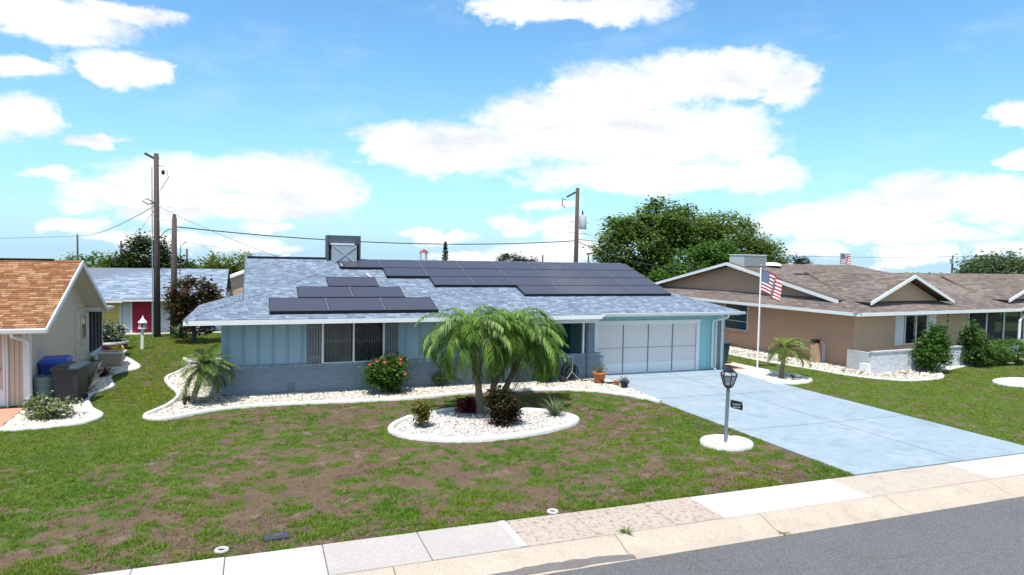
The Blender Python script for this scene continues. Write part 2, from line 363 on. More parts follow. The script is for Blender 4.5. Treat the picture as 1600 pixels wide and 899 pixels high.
# kerb: rolled concrete gutter in cast lengths
kerb = npmesh('kerb', [(-60, 10.02, -.3), (60, 10.02, -.3), (60, 9.6, -.3), (-60, 9.6, -.3)], [(0, 1, 2, 3)], m_kerb); tag(kerb, kind='structure')
kj = [-30, -12, -9.0, -6.0, -3.2, -.6, 1.95, 5.8, 8.9, 12.1, 15.2, 18.3, 21.4, 24.5, 30]
prof = [(10.06, .004), (9.98, -.004), (9.86, -.03), (9.72, -.085), (9.60, -.118), (9.36, -.134), (9.36, -.25), (10.06, -.25)]
for a, b in zip(kj[:-1], kj[1:]):
    MB().prism_x([(y, z) for y, z in prof][::-1], a+.008, b-.008).build('kerb_length', m_kerb, kerb)
side = npmesh('sidewalk', [(-60, 10.04, -.06), (60, 10.04, -.06), (60, 11.22, -.06), (-60, 11.22, -.06)], [(0, 1, 2, 3)], mat('joint_dirt', (.07, .06, .05), .95)); tag(side, kind='structure')
wj = [(-30, m_walk_grey), (-7.0, m_walk_grey), (-4.9, m_walk_pale), (-3.3, m_walk_pale), (-1.75, m_walk_white), (-.47, m_walk_pale), (1.0, m_walk_grey), (2.58, m_walk_grey), (4.2, m_walk_spot),
      (5.52, m_walk_spot), (7.1, m_walk_spot), (8.15, m_walk_white), (11.85, m_walk_tan), (13.65, m_walk_tan), (15.5, m_walk_pale), (17.5, m_walk_pale), (19.4, m_walk_pale), (21.5, m_walk_grey), (23.6, m_walk_grey), (30, None)]
def beveled_slab(x0, y0, x1, y1, zt, zb, name, m_, parent, bev=.012):
    V = [(x0, y0, zb), (x1, y0, zb), (x1, y1, zb), (x0, y1, zb), (x0, y0, zt-bev), (x1, y0, zt-bev), (x1, y1, zt-bev), (x0, y1, zt-bev),
         (x0+bev, y0+bev, zt), (x1-bev, y0+bev, zt), (x1-bev, y1-bev, zt), (x0+bev, y1-bev, zt)]
    Fs = [(0, 1, 5, 4), (1, 2, 6, 5), (2, 3, 7, 6), (3, 0, 4, 7), (4, 5, 9, 8), (5, 6, 10, 9), (6, 7, 11, 10), (7, 4, 8, 11), (8, 9, 10, 11)]
    return npmesh(name, V, Fs, m_, parent)
for (a, m_), (b, _) in zip(wj[:-1], wj[1:]):
    beveled_slab(a+.006, 10.085, b-.006, 11.2, .012+.004*math.sin(a*3), -.055, 'slab', m_, side)
# narrow white filler strip beside one of the joints
beveled_slab(4.06, 10.084, 4.19, 11.2, .022, .0, 'filler_strip', m_walk_white, side, .004)

def drive_mat():
    M = mat('blue_painted_concrete', (.275, .345, .395), .62, .09, .45, .2, 80, col2=(.38, .435, .465), stain=(1.3, .85, (.195, .265, .33)), fine=0, spec=.4)
    return M
m_drive = drive_mat()
drv = npmesh('driveway', [(12.6, 11.21, -.055), (19.2, 11.21, -.055), (19.26, 24.3, -.055), (12.6, 24.3, -.055)], [(0, 1, 2, 3)], mat('joint_dirt', (.07, .06, .05))); tag(drv, kind='structure')
def poly_slab(poly, zt, name, m_, parent): return MB().slab([(x, y, zt) for x, y in poly], .08).build(name, m_, parent)
XJ = 16.15; g_ = .016
rows = [11.225, 15.22, 19.52, 22.9]
lx = lambda y: np.interp(y, [11.2, 19.2, 22, 24.3], [12.64, 12.62, 12.86, 12.92]); rx_ = lambda y: np.interp(y, [11.2, 20.5, 24.3], [19.1, 19.2, 19.25])
for a, b in zip(rows, rows[1:]+[24.28]):
    a += g_; b -= g_
    ys = [a]+[t for t in (19.2, 22.0) if a < t < b]+[b]
    poly_slab([(lx(y), y) for y in ys[::-1]]+[(lx(a), a), (XJ-g_, a), (XJ-g_, b)][1:], .018, 'slab', m_drive, drv)
    poly_slab([(XJ+g_, a), (rx_(a), a), (rx_(b), b), (XJ+g_, b)], .018, 'slab', m_drive, drv)

m_tar = mat('tar', (.24, .22, .205), .9, .15, 3, .5, 60, fine=50)
rt = random.Random(6)
def tar_patch(x0, x1, y0, y1, z, label):
    n = 14; top = [(x0+(x1-x0)*k/n, y1+rt.uniform(-.035, .035)*math.sin(math.pi*k/n)-(y1-y0)*.5*abs(2*k/n-1)**3) for k in range(n+1)]
    bot = [(x0+(x1-x0)*k/n, y0+rt.uniform(-.02, .02)) for k in range(n+1)]
    zz = lambda y: float(np.interp(y, [9.36, 9.60, 9.72, 9.86, 9.98], [-.134, -.118, -.085, -.03, -.004]))+.005
    V = [(x, y, zz(y)) for x, y in bot]+[(x, y, zz(y)) for x, y in top]
    tag(npmesh('asphalt_patch', V, [(k, k+1, n+2+k, n+1+k) for k in range(n)], m_tar), label, 'patch', kind='stuff')
tar_patch(2.9, 5.85, 9.40, 9.62, 0, 'dark asphalt smear over the gutter')
def crack(pts, w, z, m_, name='road_crack'):
    V = []; 
    for i, (x, y) in enumerate(pts): V += [(x-w*.4, y-w*rt.uniform(.3, 1), z), (x+w*.4, y+w*rt.uniform(.3, 1), z)]
    tag(npmesh(name, V, [(2*i, 2*i+2, 2*i+3, 2*i+1) for i in range(len(pts)-1)], m_), kind='structure')
crack([(6.3+k*.22, 8.75-.06*k+rt.uniform(-.05, .05)) for k in range(16)], .004, -.135, m_tar); crack([(2.5+k*.3, 9.0+.012*k+rt.uniform(-.02, .02)) for k in range(30)], .003, -.1355, m_tar); crack([(9+k*.3, 8.2-.05*k+rt.uniform(-.05, .05)) for k in range(22)], .004, -.135, m_tar)

# ------------------------------------------------------------------ gravel beds with poured edging
m_edge = mat('white_edging', (.72, .71, .68), .85, .08, 2, .4, 40, stain=(2.2, .55, (.46, .41, .34)), fine=25, fdark=.8)
m_gravbase = mat('gravel_base', (.48, .42, .34), .95, .15, 6, .6, 60, fine=30)
m_peb = mat('pebbles', (.7, .65, .55), .85, attr=True, spec=.2)
def edging(line, closed, label, w=.14, h=.10):
    P = [np.array(p) for p in line]; N = len(P); V = []; Fs = []
    pr = [(-w/2, -.03), (-w/2, h*.65), (-w*.3, h*.95), (0, h), (w*.3, h*.95), (w/2, h*.65), (w/2, -.03)]
    r_ = random.Random(len(line))
    for i in range(N):
        a = P[i-1] if (closed or i > 0) else P[0]; b = P[(i+1) % N] if (closed or i < N-1) else P[-1]
        d = (b-a)/np.linalg.norm(b-a); n = np.array([-d[1], d[0]]); j = r_.uniform(-.008, .008)
        for q, z in pr: V.append((P[i][0]+n[0]*(q+j), P[i][1]+n[1]*(q+j), z+(r_.uniform(-.006, .004) if z > 0 else 0)))
    k = len(pr)
    for i in range(N if closed else N-1):
        for q in range(k-1):
            Fs.append((i*k+q, i*k+q+1, ((i+1) % N)*k+q+1, ((i+1) % N)*k+q))
    if not closed: Fs += [tuple(range(k)), tuple(range((N-1)*k+k-1, (N-1)*k-1, -1))]
    c0 = P[N//2]
    o = npmesh('garden_edging', [(x-c0[0], y-c0[1], z) for x, y, z in V], Fs, m_edge, None, None, True); o.location = (c0[0], c0[1], 0)
    return tag(o, label, 'edging')
def gravel(poly, N, label, seed, size=.028, pal='white', dark=None):
    rng = np.random.RandomState(seed); P = np.array(poly)
    base = MB().slab([(x, y, .022) for x, y in poly], .05).build('gravel', m_gravbase)
    x = P[:, 0].min()+np.ptp(P[:, 0])*rng.rand(N); y = P[:, 1].min()+np.ptp(P[:, 1])*rng.rand(N)
    ok = inpoly(x, y, poly); x, y = x[ok], y[ok]; n = len(x)
    s = size*(.6+.9*rng.rand(n, 1)); a = rng.rand(n)*6.28
    o8 = np.array([(1, 0, 0), (0, 1, 0), (-1, 0, 0), (0, -1, 0), (0, 0, 1)], float)
    o8 = o8[None]*np.stack([1+.5*rng.rand(n), .7+.4*rng.rand(n), .5+.4*rng.rand(n)], -1)[:, None]
    o8 = o8+rng.randn(n, 5, 3)*.12
    ca, sa = np.cos(a)[:, None], np.sin(a)[:, None]
    V = np.stack([o8[..., 0]*ca-o8[..., 1]*sa, o8[..., 0]*sa+o8[..., 1]*ca, o8[..., 2]], -1)*s[:, None]+np.stack([x, y, np.full(n, .026)], -1)[:, None]
    Fi = np.array([(0, 1, 4), (1, 2, 4), (2, 3, 4), (3, 0, 4)])
    Fc = (Fi[None]+5*np.arange(n)[:, None, None]).reshape(-1, 3)
    pals = {'white': [(.76, .72, .65), (.72, .67, .58), (.64, .56, .45), (.46, .38, .29), (.78, .76, .71)], 'grey': [(.58, .55, .52), (.49, .46, .43), (.38, .345, .32), (.68, .66, .63), (.24, .20, .18)]}[pal]
    wts = [.34, .28, .18, .07, .13] if pal == 'white' else [.3, .25, .18, .17, .10]
    cc = np.array(pals)[rng.choice(5, n, p=wts)]*(.85+.25*rng.rand(n, 1))
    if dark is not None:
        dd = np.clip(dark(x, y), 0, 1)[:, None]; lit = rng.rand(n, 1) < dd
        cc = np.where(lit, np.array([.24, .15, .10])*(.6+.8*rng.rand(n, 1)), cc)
    o = npmesh('pebbles', V.reshape(-1, 3), Fc, m_peb, base, np.repeat(cc, 5, 0)); o['kind'] = 'stuff'
    return tag(base, label, 'gravel', kind='stuff')
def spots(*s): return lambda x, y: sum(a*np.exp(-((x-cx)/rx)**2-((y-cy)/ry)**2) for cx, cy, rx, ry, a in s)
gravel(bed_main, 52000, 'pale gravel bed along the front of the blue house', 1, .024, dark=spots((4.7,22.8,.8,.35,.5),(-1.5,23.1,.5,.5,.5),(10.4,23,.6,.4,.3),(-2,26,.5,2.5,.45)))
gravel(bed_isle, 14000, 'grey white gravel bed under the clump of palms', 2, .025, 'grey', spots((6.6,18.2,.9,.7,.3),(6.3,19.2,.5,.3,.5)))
gravel(bed_lamp, 900, 'small round gravel bed at the foot of the lamp post', 3, .03)
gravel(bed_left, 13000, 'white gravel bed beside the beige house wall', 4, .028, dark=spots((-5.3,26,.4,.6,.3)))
gravel(bed_flag, 3500, 'white gravel bed around the flagpole beside the driveway', 5, .034)
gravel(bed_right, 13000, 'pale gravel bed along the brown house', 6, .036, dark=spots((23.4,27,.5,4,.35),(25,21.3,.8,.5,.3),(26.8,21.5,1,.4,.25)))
gravel(bed_disc, 1500, 'white gravel disc in the green lawn before the brown house', 7, .034)
edging(bed_front, False, 'winding white poured edging around the blue house gravel bed')
edging(bed_isle, True, 'oval white poured edging around the palm island', .17, .12)
edging(bed_lamp, True, 'round white poured edging ring around the lamp post', .15, .11)
edging(left_front, False, 'scalloped white edging of the bed beside the beige house', .16, .08)
edging(flag_front, False, 'white edging of the flagpole bed beside the driveway', .16, .1)
edging(right_front, False, 'low pale edging of the brown house gravel bed', .12, .06)
edging(bed_disc, True, 'white edging ring of the lawn disc before the brown house', .16, .1)

# red-tinted paved path of the left house, and a brick doormat patch by the garage
tag(MB().slab([(x, y, .02) for x, y in path_poly], .06).build('path', mat('pink_paving', (.62, .30, .20), .85, .1, 1.5, .2, 50, stain=(1, .4, (.5, .24, .17)))), kind='structure')

# ------------------------------------------------------------------ roof helpers
def plane_frame(poly):
    P = [Vector(p) for p in poly]; n = (P[1]-P[0]).cross(P[2]-P[0]).normalized()
    if n.z < 0: n = -n
    up = Vector((0, 0, 1)); v = (up-n*up.dot(n)).normalized(); u = v.cross(n).normalized()
    return P[0], u, v, n
def shingles(polys, cols, parent, m_, expo=.145, wmin=.16, wmax=.42, seed=1, lift=.016, jit=.3, weather=None):
    """every tab a raised piece: top face and butt edge"""
    r = random.Random(seed); V = []; Fs = []; C = []
    for poly in polys:
        O, u, v, n = plane_frame(poly)
        q = [((Vector(p)-O).dot(u), (Vector(p)-O).dot(v)) for p in poly]
        v0 = min(b for a, b in q); v1 = max(b for a, b in q); vv = v0; 
        while vv < v1-.02:
            ve = min(vv+expo, v1); xs_lo = []; 
            def rng_at(t):
                xs = []
                for (a0, b0), (a1, b1) in zip(q, q[1:]+q[:1]):
                    if (b0-t)*(b1-t) <= 0 and abs(b1-b0) > 1e-6: xs.append(a0+(a1-a0)*(t-b0)/(b1-b0))
                return (min(xs), max(xs)) if len(xs) >= 2 else None
            A = rng_at(vv+.004); B = rng_at(ve-.004)
            if A and B:
                lo = max(A[0], B[0]); hi = min(A[1], B[1]); x = lo-r.random()*.2
                while x < hi:
                    w = r.uniform(wmin, wmax); a = max(x, lo); b = min(x+w, hi); x += w
                    if b-a < .03: continue
                    l = lift*r.uniform(.55, 1.3); c = r.choice(cols); k = r.uniform(1-jit, 1+jit*.6)
                    if weather: 
                        pc = O+u*((a+b)/2)+v*vv; k *= weather(pc)
                    c = tuple(min(1, t*k) for t in c)
                    p0 = O+u*(a+.004)+v*(vv-.012); p1 = O+u*(b-.004)+v*(vv-.012); p2 = O+u*(b-.004)+v*(ve); p3 = O+u*(a+.004)+v*(ve)
                    i = len(V); V += [p0+n*l, p1+n*l, p2+n*.004, p3+n*.004, p0+n*.001, p1+n*.001]
                    Fs += [(i, i+1, i+2, i+3), (i+4, i+5, i+1, i)]; C += [c]*6
            vv += expo
    V = np.array([tuple(p) for p in V])
    o = npmesh('shingles', V, np.array(Fs), m_, parent, np.array(C)); o['kind'] = 'stuff'; return o
def caps(mb, a, b, w=.14, step=.2, seed=0, cols=((1, 1, 1),)):
    a, b = Vector(a), Vector(b); d = b-a; L = d.length; d.normalize(); s = d.cross(Vector((0, 0, 1))).normalized(); r = random.Random(seed)
    t = 0
    while t < L:
        e = min(t+step+.02, L); p, q = a+d*t, a+d*e; l = .035; k = r.choice(cols); kk = r.uniform(.75, 1.15); k = tuple(x*kk for x in k)
        up = Vector((0, 0, 1)); dn = Vector((0, 0, -.045))
        mb.add([p+s*w+dn+up*l*.6, p+up*l, p-s*w+dn+up*l*.6, q+s*w+dn+up*.02, q+up*.022, q-s*w+dn+up*.02], [(0, 1, 4, 3), (1, 2, 5, 4), (0, 2, 1)], k)
        t += step
def edge_board(mb, a, b, h, t=.03, drop=0.):
    """fascia board under the roof edge a-b"""
    a, b = Vector(a), Vector(b); d = (b-a).normalized(); s = d.cross(Vector((0, 0, 1))).normalized()*t; z = Vector((0, 0, 1))
    V = [a-z*drop-s, b-z*drop-s, b-z*drop+s, a-z*drop+s]; V2 = [p-z*h for p in V]
    mb.add(V+V2, [(0, 1, 2, 3), (7, 6, 5, 4), (0, 4, 5, 1), (1, 5, 6, 2), (2, 6, 7, 3), (3, 7, 4, 0)])

m_white = mat('white_trim', (.78, .78, .77), .55, .05, 2, stain=(2, .2, (.62, .60, .56)))
m_soffit = mat('soffit', (.70, .70, .69), .7, .06, 2)
m_shb = mat('blue_grey_shingle', (.3, .35, .42), .95, attr=True, bump=.5, bscale=160, spec=.15, fine=90)
m_brick = mat('grey_blue_brick', (.17, .215, .26), .8, attr=True, bump=.4, bscale=70)
m_mortar = mat('mortar_and_gap_shade', (.15, .19, .23), .9, .12, 4)
m_teal = mat('blue_grey_siding', (.31, .445, .53), .65, .06, 1.2, .12, 30, stain=(1.5, .3, (.25, .38, .46)))
m_teal2 = mat('teal_siding', (.29, .54, .57), .6, .05, 1.2, .12, 30)
m_dteal = mat('deep_teal_door', (.035, .16, .18), .45, .08, 2)
m_shut = mat('grey_shutter', (.20, .215, .235), .7, .1, 3)
m_dark = mat('interior_and_gap_shade', (.02, .02, .022), .9)
m_blind = mat('blind_slat', (.8, .8, .78), .7, .05)
m_glass = glass_mat('window_glass')
m_black = mat('black_plastic', (.018, .018, .02), .45, .1)
m_gal = mat('galvanised_steel', (.38, .44, .48), .45, .12, 3, metal=.35)
BLUE = [(.25, .315, .41), (.27, .34, .435), (.295, .365, .46), (.22, .28, .365), (.37, .44, .525)]

# ------------------------------------------------------------------ the blue house
H = thing('ranch_house', (8, 23.75, 0), 'blue grey ranch house with solar panels and white framed garage screens', 'house')
S = .3034; ZE = 2.63
def hb(mb, name, m_, parent=None, **k):
    shift(mb, H); return mb.build(name, m_, parent or H, **k)
def P3(x, y, plane):
    return (x, y, {'W': ZE+S*(y-22.72), 'M': ZE+S*(y-23.3), 'L': ZE+S*(x+2.11), 'K': ZE+S*(19.3-x), 'N': ZE+S*(8.05-x), 'B': ZE+S*(35.74-y)}[plane])
A = P3(-2.11, 22.72, 'W'); B = P3(2.97, 27.8, 'W'); Cc = P3(8.05, 22.72, 'W'); B2 = (2.97, 28.38, B[2])
Vl = P3(-.45, 24.96, 'L'); rb = P3(17.05, 25.55, 'M'); Dd = P3(-.45, 29.52, 'M'); Ee = P3(17.05, 29.52, 'M')
RP = {
 'wing': [A, Cc, B],
 'left1': [A, B, B2, Vl],
 'left2': [A, Vl, (-.45, 29, Vl[2]), (-2.11, 29, ZE)],
 'wright': [Cc, (8.05, 23.3, ZE), B2, B],
 'm1': [P3(-.45, 25.55, 'M'), rb, Ee, Dd],
 'm2': [P3(1.2, 23.3, 'M'), P3(19.3, 23.3, 'M'), rb, P3(-.45, 25.55, 'M'), P3(-.45, 24.96, 'M')],
 'porch': [(8.05, 22.72, ZE), (12.32, 22.72, ZE), (12.32, 24.3, 2.95), (8.05, 24.3, 2.95)],
 'right': [P3(19.3, 23.3, 'K'), P3(19.3, 35.74, 'K'), P3(17.05, 33.49, 'K'), P3(17.05, 25.55, 'K')],
 'back': [P3(-.45, 35.74, 'B'), P3(19.3, 35.74, 'B'), P3(17.05, 33.49, 'B'), Ee, Dd],
}
rmb = MB()
for k, p in RP.items(): rmb.slab([(x, y, z-.004) for x, y, z in p], .03)
roof = hb(rmb, 'roof', mat('roof_deck', (.16, .19, .235), .95, .1))
def loc(polys, root): 
    l = root.location; return [[(x-l.x, y-l.y, z-l.z) for x, y, z in p] for p in polys]
shingles(loc([RP[k] for k in ('wing', 'left1', 'left2', 'm1', 'm2', 'porch', 'right', 'wright')], H), BLUE, roof, m_shb, seed=3, jit=.16, wmin=.12, wmax=.30, expo=.14, lift=.026)
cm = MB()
for a, b in ((A, B), (B, Cc), (B, B2), (Dd, Ee), (rb, P3(19.3, 23.3, 'M'))): caps(cm, a, b, cols=[(.17, .21, .28), (.2, .25, .33), (.24, .29, .37)], seed=int(a[0]*7), w=.11)  # cap colours darkened to put a shadow line along hips and ridge
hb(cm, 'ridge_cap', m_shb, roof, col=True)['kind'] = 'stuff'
# dark vent strip on the ridge and flashing at the wing peak
hb(MB().obox(1.35, 29.5, Dd[2]+.05, 3.5, .22, .05), 'ridge_vent', m_black, roof)
# rakes of the two upper gables, gable walls
for sx, x in ((-1, -.45), (1, 17.05)):
    g0 = P3(x, 25.2, 'M'); g1 = P3(x, 29.52, 'M'); g2 = P3(x, 33.6, 'B')
    t = MB(); edge_board(t, (x+sx*.02, g0[1], g0[2]), (x+sx*.02, g1[1], g1[2]), .16, .02, .0); edge_board(t, (x+sx*.02, g1[1], g1[2]), (x+sx*.02, g2[1], g2[2]), .16, .02, .0)
    hb(t, 'rake_board', mat('dark_trim', (.10, .12, .14), .6))
    xi = x-sx*.35
    hb(MB().add([(xi, 25.7, 3.0), (xi, 33.3, 3.0), (xi, 29.52, g1[2]-.08), (xi-.1*sx, 25.7, 3.0), (xi-.1*sx, 33.3, 3.0), (xi-.1*sx, 29.52, g1[2]-.08)],
        [(0, 1, 2), (3, 5, 4), (0, 3, 4, 1), (1, 4, 5, 2), (2, 5, 3, 0)]), 'gable_wall', m_teal)
# fascias, soffits, gutter
fm = MB(); edge_board(fm, A, Cc, .15, .03, .01); hb(fm, 'fascia', m_white)
fm = MB(); edge_board(fm, Cc, (12.32, 22.72, ZE), .15, .03, .012); hb(fm, 'fascia', m_white)
fm = MB(); edge_board(fm, (12.32, 22.75, ZE), (12.32, 23.3, ZE), .15, .03, .014); hb(fm, 'fascia', m_white)
fm = MB(); edge_board(fm, P3(12.36, 23.3, 'M'), P3(19.3, 23.3, 'M'), .13, .03, .01); hb(fm, 'fascia', m_white)
fm = MB(); edge_board(fm, P3(19.3, 23.34, 'M'), P3(19.3, 35.74, 'B'), .13, .03, .012); hb(fm, 'fascia', m_white)
fm = MB(); edge_board(fm, (-2.11, 22.76, ZE), (-2.11, 29, ZE), .15, .03, .012); hb(fm, 'fascia', m_white)
hb(MB().add([(12.7, 23.14, 2.62), (19.45, 23.14, 2.62), (19.45, 23.26, 2.62), (12.7, 23.26, 2.62), (12.7, 23.17, 2.52), (19.45, 23.17, 2.52), (19.45, 23.26, 2.51), (12.7, 23.26, 2.51)],
   [(0, 4, 5, 1), (4, 7, 6, 5), (0, 3, 7, 4), (1, 5, 6, 2), (0, 1, 2, 3)]), 'gutter', m_white)
hb(MB().box(-2.08, 22.75, 2.465, 12.3, 24.3, 2.485), 'soffit', m_soffit)
hb(MB().box(12.4, 23.33, 2.475, 19.27, 24.4, 2.492), 'soffit', m_soffit)
hb(MB().box(-2.08, 24.32, 2.465, -1.0, 29, 2.485), 'soffit', m_soffit)
# front wall of the bedroom wing: brick below, board and batten above
WY = 23.75; ZB = 1.0; WX0, WX1 = -1.08, 8.2; wx0, wx1, wz0, wz1 = 2.13, 4.15, 1.02, 2.42
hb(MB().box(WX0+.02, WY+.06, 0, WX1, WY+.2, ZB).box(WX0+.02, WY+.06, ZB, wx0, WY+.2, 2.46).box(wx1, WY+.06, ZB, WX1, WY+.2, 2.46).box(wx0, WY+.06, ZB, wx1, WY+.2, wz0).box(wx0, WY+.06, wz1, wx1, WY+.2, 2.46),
   'wall', m_mortar)  # darker backing shows in siding gaps; batten shadow put into its colour
hb(MB().box(WX0+.02, WY+.2, 0, WX0+.2, 35, 2.46).box(12.6, 24.4, 0, 12.8, 35, 2.46).box(19.05, 24.4, 0, 19.25, 35, 2.46).box(-1, 34.9, 0, 19.2, 35.1, 2.46), 'wall', m_teal)
hb(MB().box(wx0-.4, WY+.9, .1, wx1+.4, WY+1.0, 2.46).box(wx0-.4, WY+.2, .1, wx0-.3, WY+.9, 2.46).box(wx1+.3, WY+.2, .1, wx1+.4, WY+.9, 2.46), 'room_backing', m_dark)
def siding(x0, x1, z0, z1, y, m_, pitch=.46, start=None):
    x = start if start is not None else x0
    edges = [x0]+[x0+(k) for k in []]
    e = [x0]; t = x
    while t < x1-.08:
        if t > x0+.08: e.append(t)
        t += pitch
    e.append(x1)
    for a, b in zip(e[:-1], e[1:]):
        hb(MB().box(a+.002 if a == x0 else a+.034, y+.012, z0, b-.002 if b == x1 else b-.034, y+.055, z1), 'siding_panel', m_)
        if b < x1-.01: hb(MB().box(b-.024, y-.016, z0+.002, b+.024, y+.05, z1-.002), 'batten', m_)
siding(WX0, wx0-.56, ZB+.004, 2.462, WY, m_teal, .465, -.9)
siding(wx1+.56, WX1, ZB+.004, 2.462, WY, m_teal, .53, 4.99)
hb(MB().box(wx0-.56, WY+.012, ZB+.004, wx0-.02, WY+.05, 2.46), 'siding_panel', m_teal); hb(MB().box(wx1+.02, WY+.012, ZB+.004, wx1+.56, WY+.05, 2.46), 'siding_panel', m_teal)
hb(MB().box(WX0-.03, WY-.03, ZB+.004, WX0+.05, WY+.06, 2.46), 'corner_board', m_teal)
def bricks(mb, x0, x1, y, z0, z1, seed, cap=True, depth=.09, bl=.2, bh=.068):
    r = random.Random(seed); rowl = .105 if cap else 0; z = z0; k = 0
    nrow = int((z1-z0-rowl)/bh); bh = (z1-z0-rowl)/nrow
    for i in range(nrow):
        x = x0-(bl/2 if i % 2 else 0)
        while x < x1:
            a = max(x, x0); b = min(x+bl-.009, x1); x += bl
            if b-a < .02: continue
            kk = r.uniform(.92, 1.07); d = r.uniform(-.003, .004)
            mb.box(a, y+d, z0+i*bh+.005, b, y+depth, z0+(i+1)*bh-.004, (.215*kk, .27*kk, .325*kk))
    if cap:
        x = x0
        while x < x1-.02:
            kk = r.uniform(.85, 1.2); b = min(x+.062, x1)
            mb.box(x, y-.022+r.uniform(-.002, .003), z1-rowl+.006, b, y+depth, z1+r.uniform(-.003, .003), (.235*kk, .295*kk, .355*kk)); x += .071
def brick_part(x0, x1, y, z0, z1, seed, parent, cap=True, depth=.09):
    mb = MB(); bricks(mb, x0, x1, y, z0, z1, seed, cap, depth); o = hb(mb, 'bricks', m_brick, parent, col=True); o['kind'] = 'stuff'; return o
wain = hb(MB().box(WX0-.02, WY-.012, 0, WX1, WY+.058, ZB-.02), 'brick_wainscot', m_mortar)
brick_part(WX0-.03, WX1, WY-.03, 0, ZB, 1, wain, True, .085)
# louvre by the ground
# window with vertical blinds
win = hb(MB().box(wx0-.07, WY-.045, wz0-.055, wx1+.07, WY+.09, wz0).box(wx0-.07, WY-.04, wz1, wx1+.07, WY+.09, wz1+.05).box(wx0-.07, WY-.04, wz0, wx0, WY+.09, wz1).box(wx1, WY-.04, wz0, wx1+.07, WY+.09, wz1)
   .box(3.11, WY-.03, wz0, 3.17, WY+.08, wz1), 'window', m_white)
for a, b in ((wx0, 3.11), (3.17, wx1)):
    hb(MB().box(a, WY+.03, wz0, b, WY+.036, wz1), 'pane', m_glass, win)
r = random.Random(4)
for k in range(24):
    x = wx0+.05+k*.085
    if x > wx1-.04: break
    hb(MB().obox(x, WY+.14, (wz0+wz1)/2, .075, .004, wz1-wz0+.1, rz=rad((10 if x < 3.1 else 55)+r.uniform(-5, 5))), 'blind_slat', m_blind, win)
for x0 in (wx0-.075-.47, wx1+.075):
    sh = hb(MB().box(x0, WY-.012, ZB+.02, x0+.47, WY+.008, 2.44), 'shutter', m_dark)  # near-black backing: shade between the boards put into its colour
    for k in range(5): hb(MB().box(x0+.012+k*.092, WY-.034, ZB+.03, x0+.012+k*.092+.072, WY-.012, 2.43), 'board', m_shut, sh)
    for z in (1.16, 2.2): hb(MB().box(x0+.012, WY-.048, z, x0+.458, WY-.033, z+.11), 'rail', m_shut, sh)
# entry porch: recessed wall, door, low brick wall, brick pier, steel post
EY = 25.7
hb(MB().box(8.2, EY, 0, 12.6, EY+.15, 2.46), 'wall', m_dteal)
hb(MB().box(8.05, WY+.2, 0, 8.2, EY, 2.46).box(12.45, 24.4, 0, 12.6, EY, 2.46), 'wall', m_teal)
hb(MB().box(8.2, WY, .0, 12.6, EY, .03), 'porch_floor', m_walk_grey)
d = hb(MB().box(10.4, EY-.05, .03, 11.4, EY-.005, 2.15), 'entry_door', m_dteal)
hb(MB().lathe([(0.03, 0), (.03, .05), (.02, .06)], 10, (11.3, EY-.08, 1.0)), 'knob', m_gal, d)
hb(MB().box(11.75, EY-.03, 1.35, 11.95, EY-.008, 1.52), 'mailbox', m_gal)
low = hb(MB().box(8.2, WY-.01, 0, 12.96, WY+.16, .9), 'brick_wall', m_mortar); brick_part(8.2, 12.98, WY-.03, 0, ZB, 5, low, True, .22)
pier = hb(MB().box(12.2, WY+.01, ZB, 12.5, WY+.25, 2.46), 'brick_pier', m_mortar); brick_part(12.18, 12.52, WY-.01, ZB+.005, 2.46, 6, pier, False, .28)
hb(MB().box(12.02, WY-.03, ZB+.01, 12.1, WY+.05, 2.46), 'white_post', m_white)
hb(MB().box(8.2, 22.9, 2.3, 12.3, 23.1, 2.46), 'porch_beam', m_soffit)
dsp = MB().tube([(12.25, 23.0, 2.45), (12.25, 23.35, 2.3), (12.25, 23.66, 2.2), (12.25, 23.66, .12), (12.25, 23.5, .06)], .038, 8); hb(dsp, 'downspout', mat('grey_paint', (.20, .25, .29), .6, .08))
# garage front
GY_ = 24.25
hb(MB().box(12.55, GY_+.02, 2.22, 19.2, GY_+.15, 2.475).box(12.55, GY_+.02, 0, 12.8, GY_+.15, 2.22).box(17.9, GY_+.02, 0, 18.78, GY_+.15, 2.22).box(19.14, GY_+.02, 0, 19.25, GY_+.15, 2.22), 'wall', m_teal2)
for k in range(14):
    x = 12.9+k*.455
    if x < 19.1: hb(MB().box(x-.02, GY_-.002, 2.24, x+.02, GY_+.018, 2.47), 'batten', m_teal2)
for x0 in (17.92, 18.35): hb(MB().box(x0, GY_+.002, .03, x0+.42, GY_+.019, 2.235), 'siding_panel', m_teal2)
gx0, gx1, gzt = 12.97, 17.76, 2.10
gf = hb(MB().box(gx0-.16, GY_-.035, 0.02, gx0, GY_+.06, gzt).box(gx1, GY_-.035, .02, gx1+.16, GY_+.06, gzt).box(gx0-.18, GY_-.04, gzt, gx1+.18, GY_+.06, gzt+.12), 'garage_frame', m_white)
m_gd = mat('garage_door_white', (.74, .74, .73), .5, .04, 2)
for k in range(4): 
    gd = hb(MB().box(gx0-.1, GY_+.50, .02+k*.53, gx1+.1, GY_+.55, .02+k*.53+.525), 'garage_door_section', m_gd)
    if k == 3:
        for q in range(8): hb(MB().box(gx0+.12+q*.6, GY_+.47, 1.8, gx0+.52+q*.6, GY_+.499, 2.02), 'pane', mat('door_lite', (.30, .29, .29), .3), gd)
m_scr = screen_mat('grey_screen', (.88, .80, .77), .28)
m_alu = mat('bronze_aluminium', (.20, .21, .20), .5, .08)
gs = hb(MB().box(gx0, GY_+.0, .025, gx1, GY_+.03, .06).box(gx0, GY_, gzt-.05, gx1, GY_+.03, gzt), 'garage_screen', m_white)
w4 = (gx1-gx0)/4
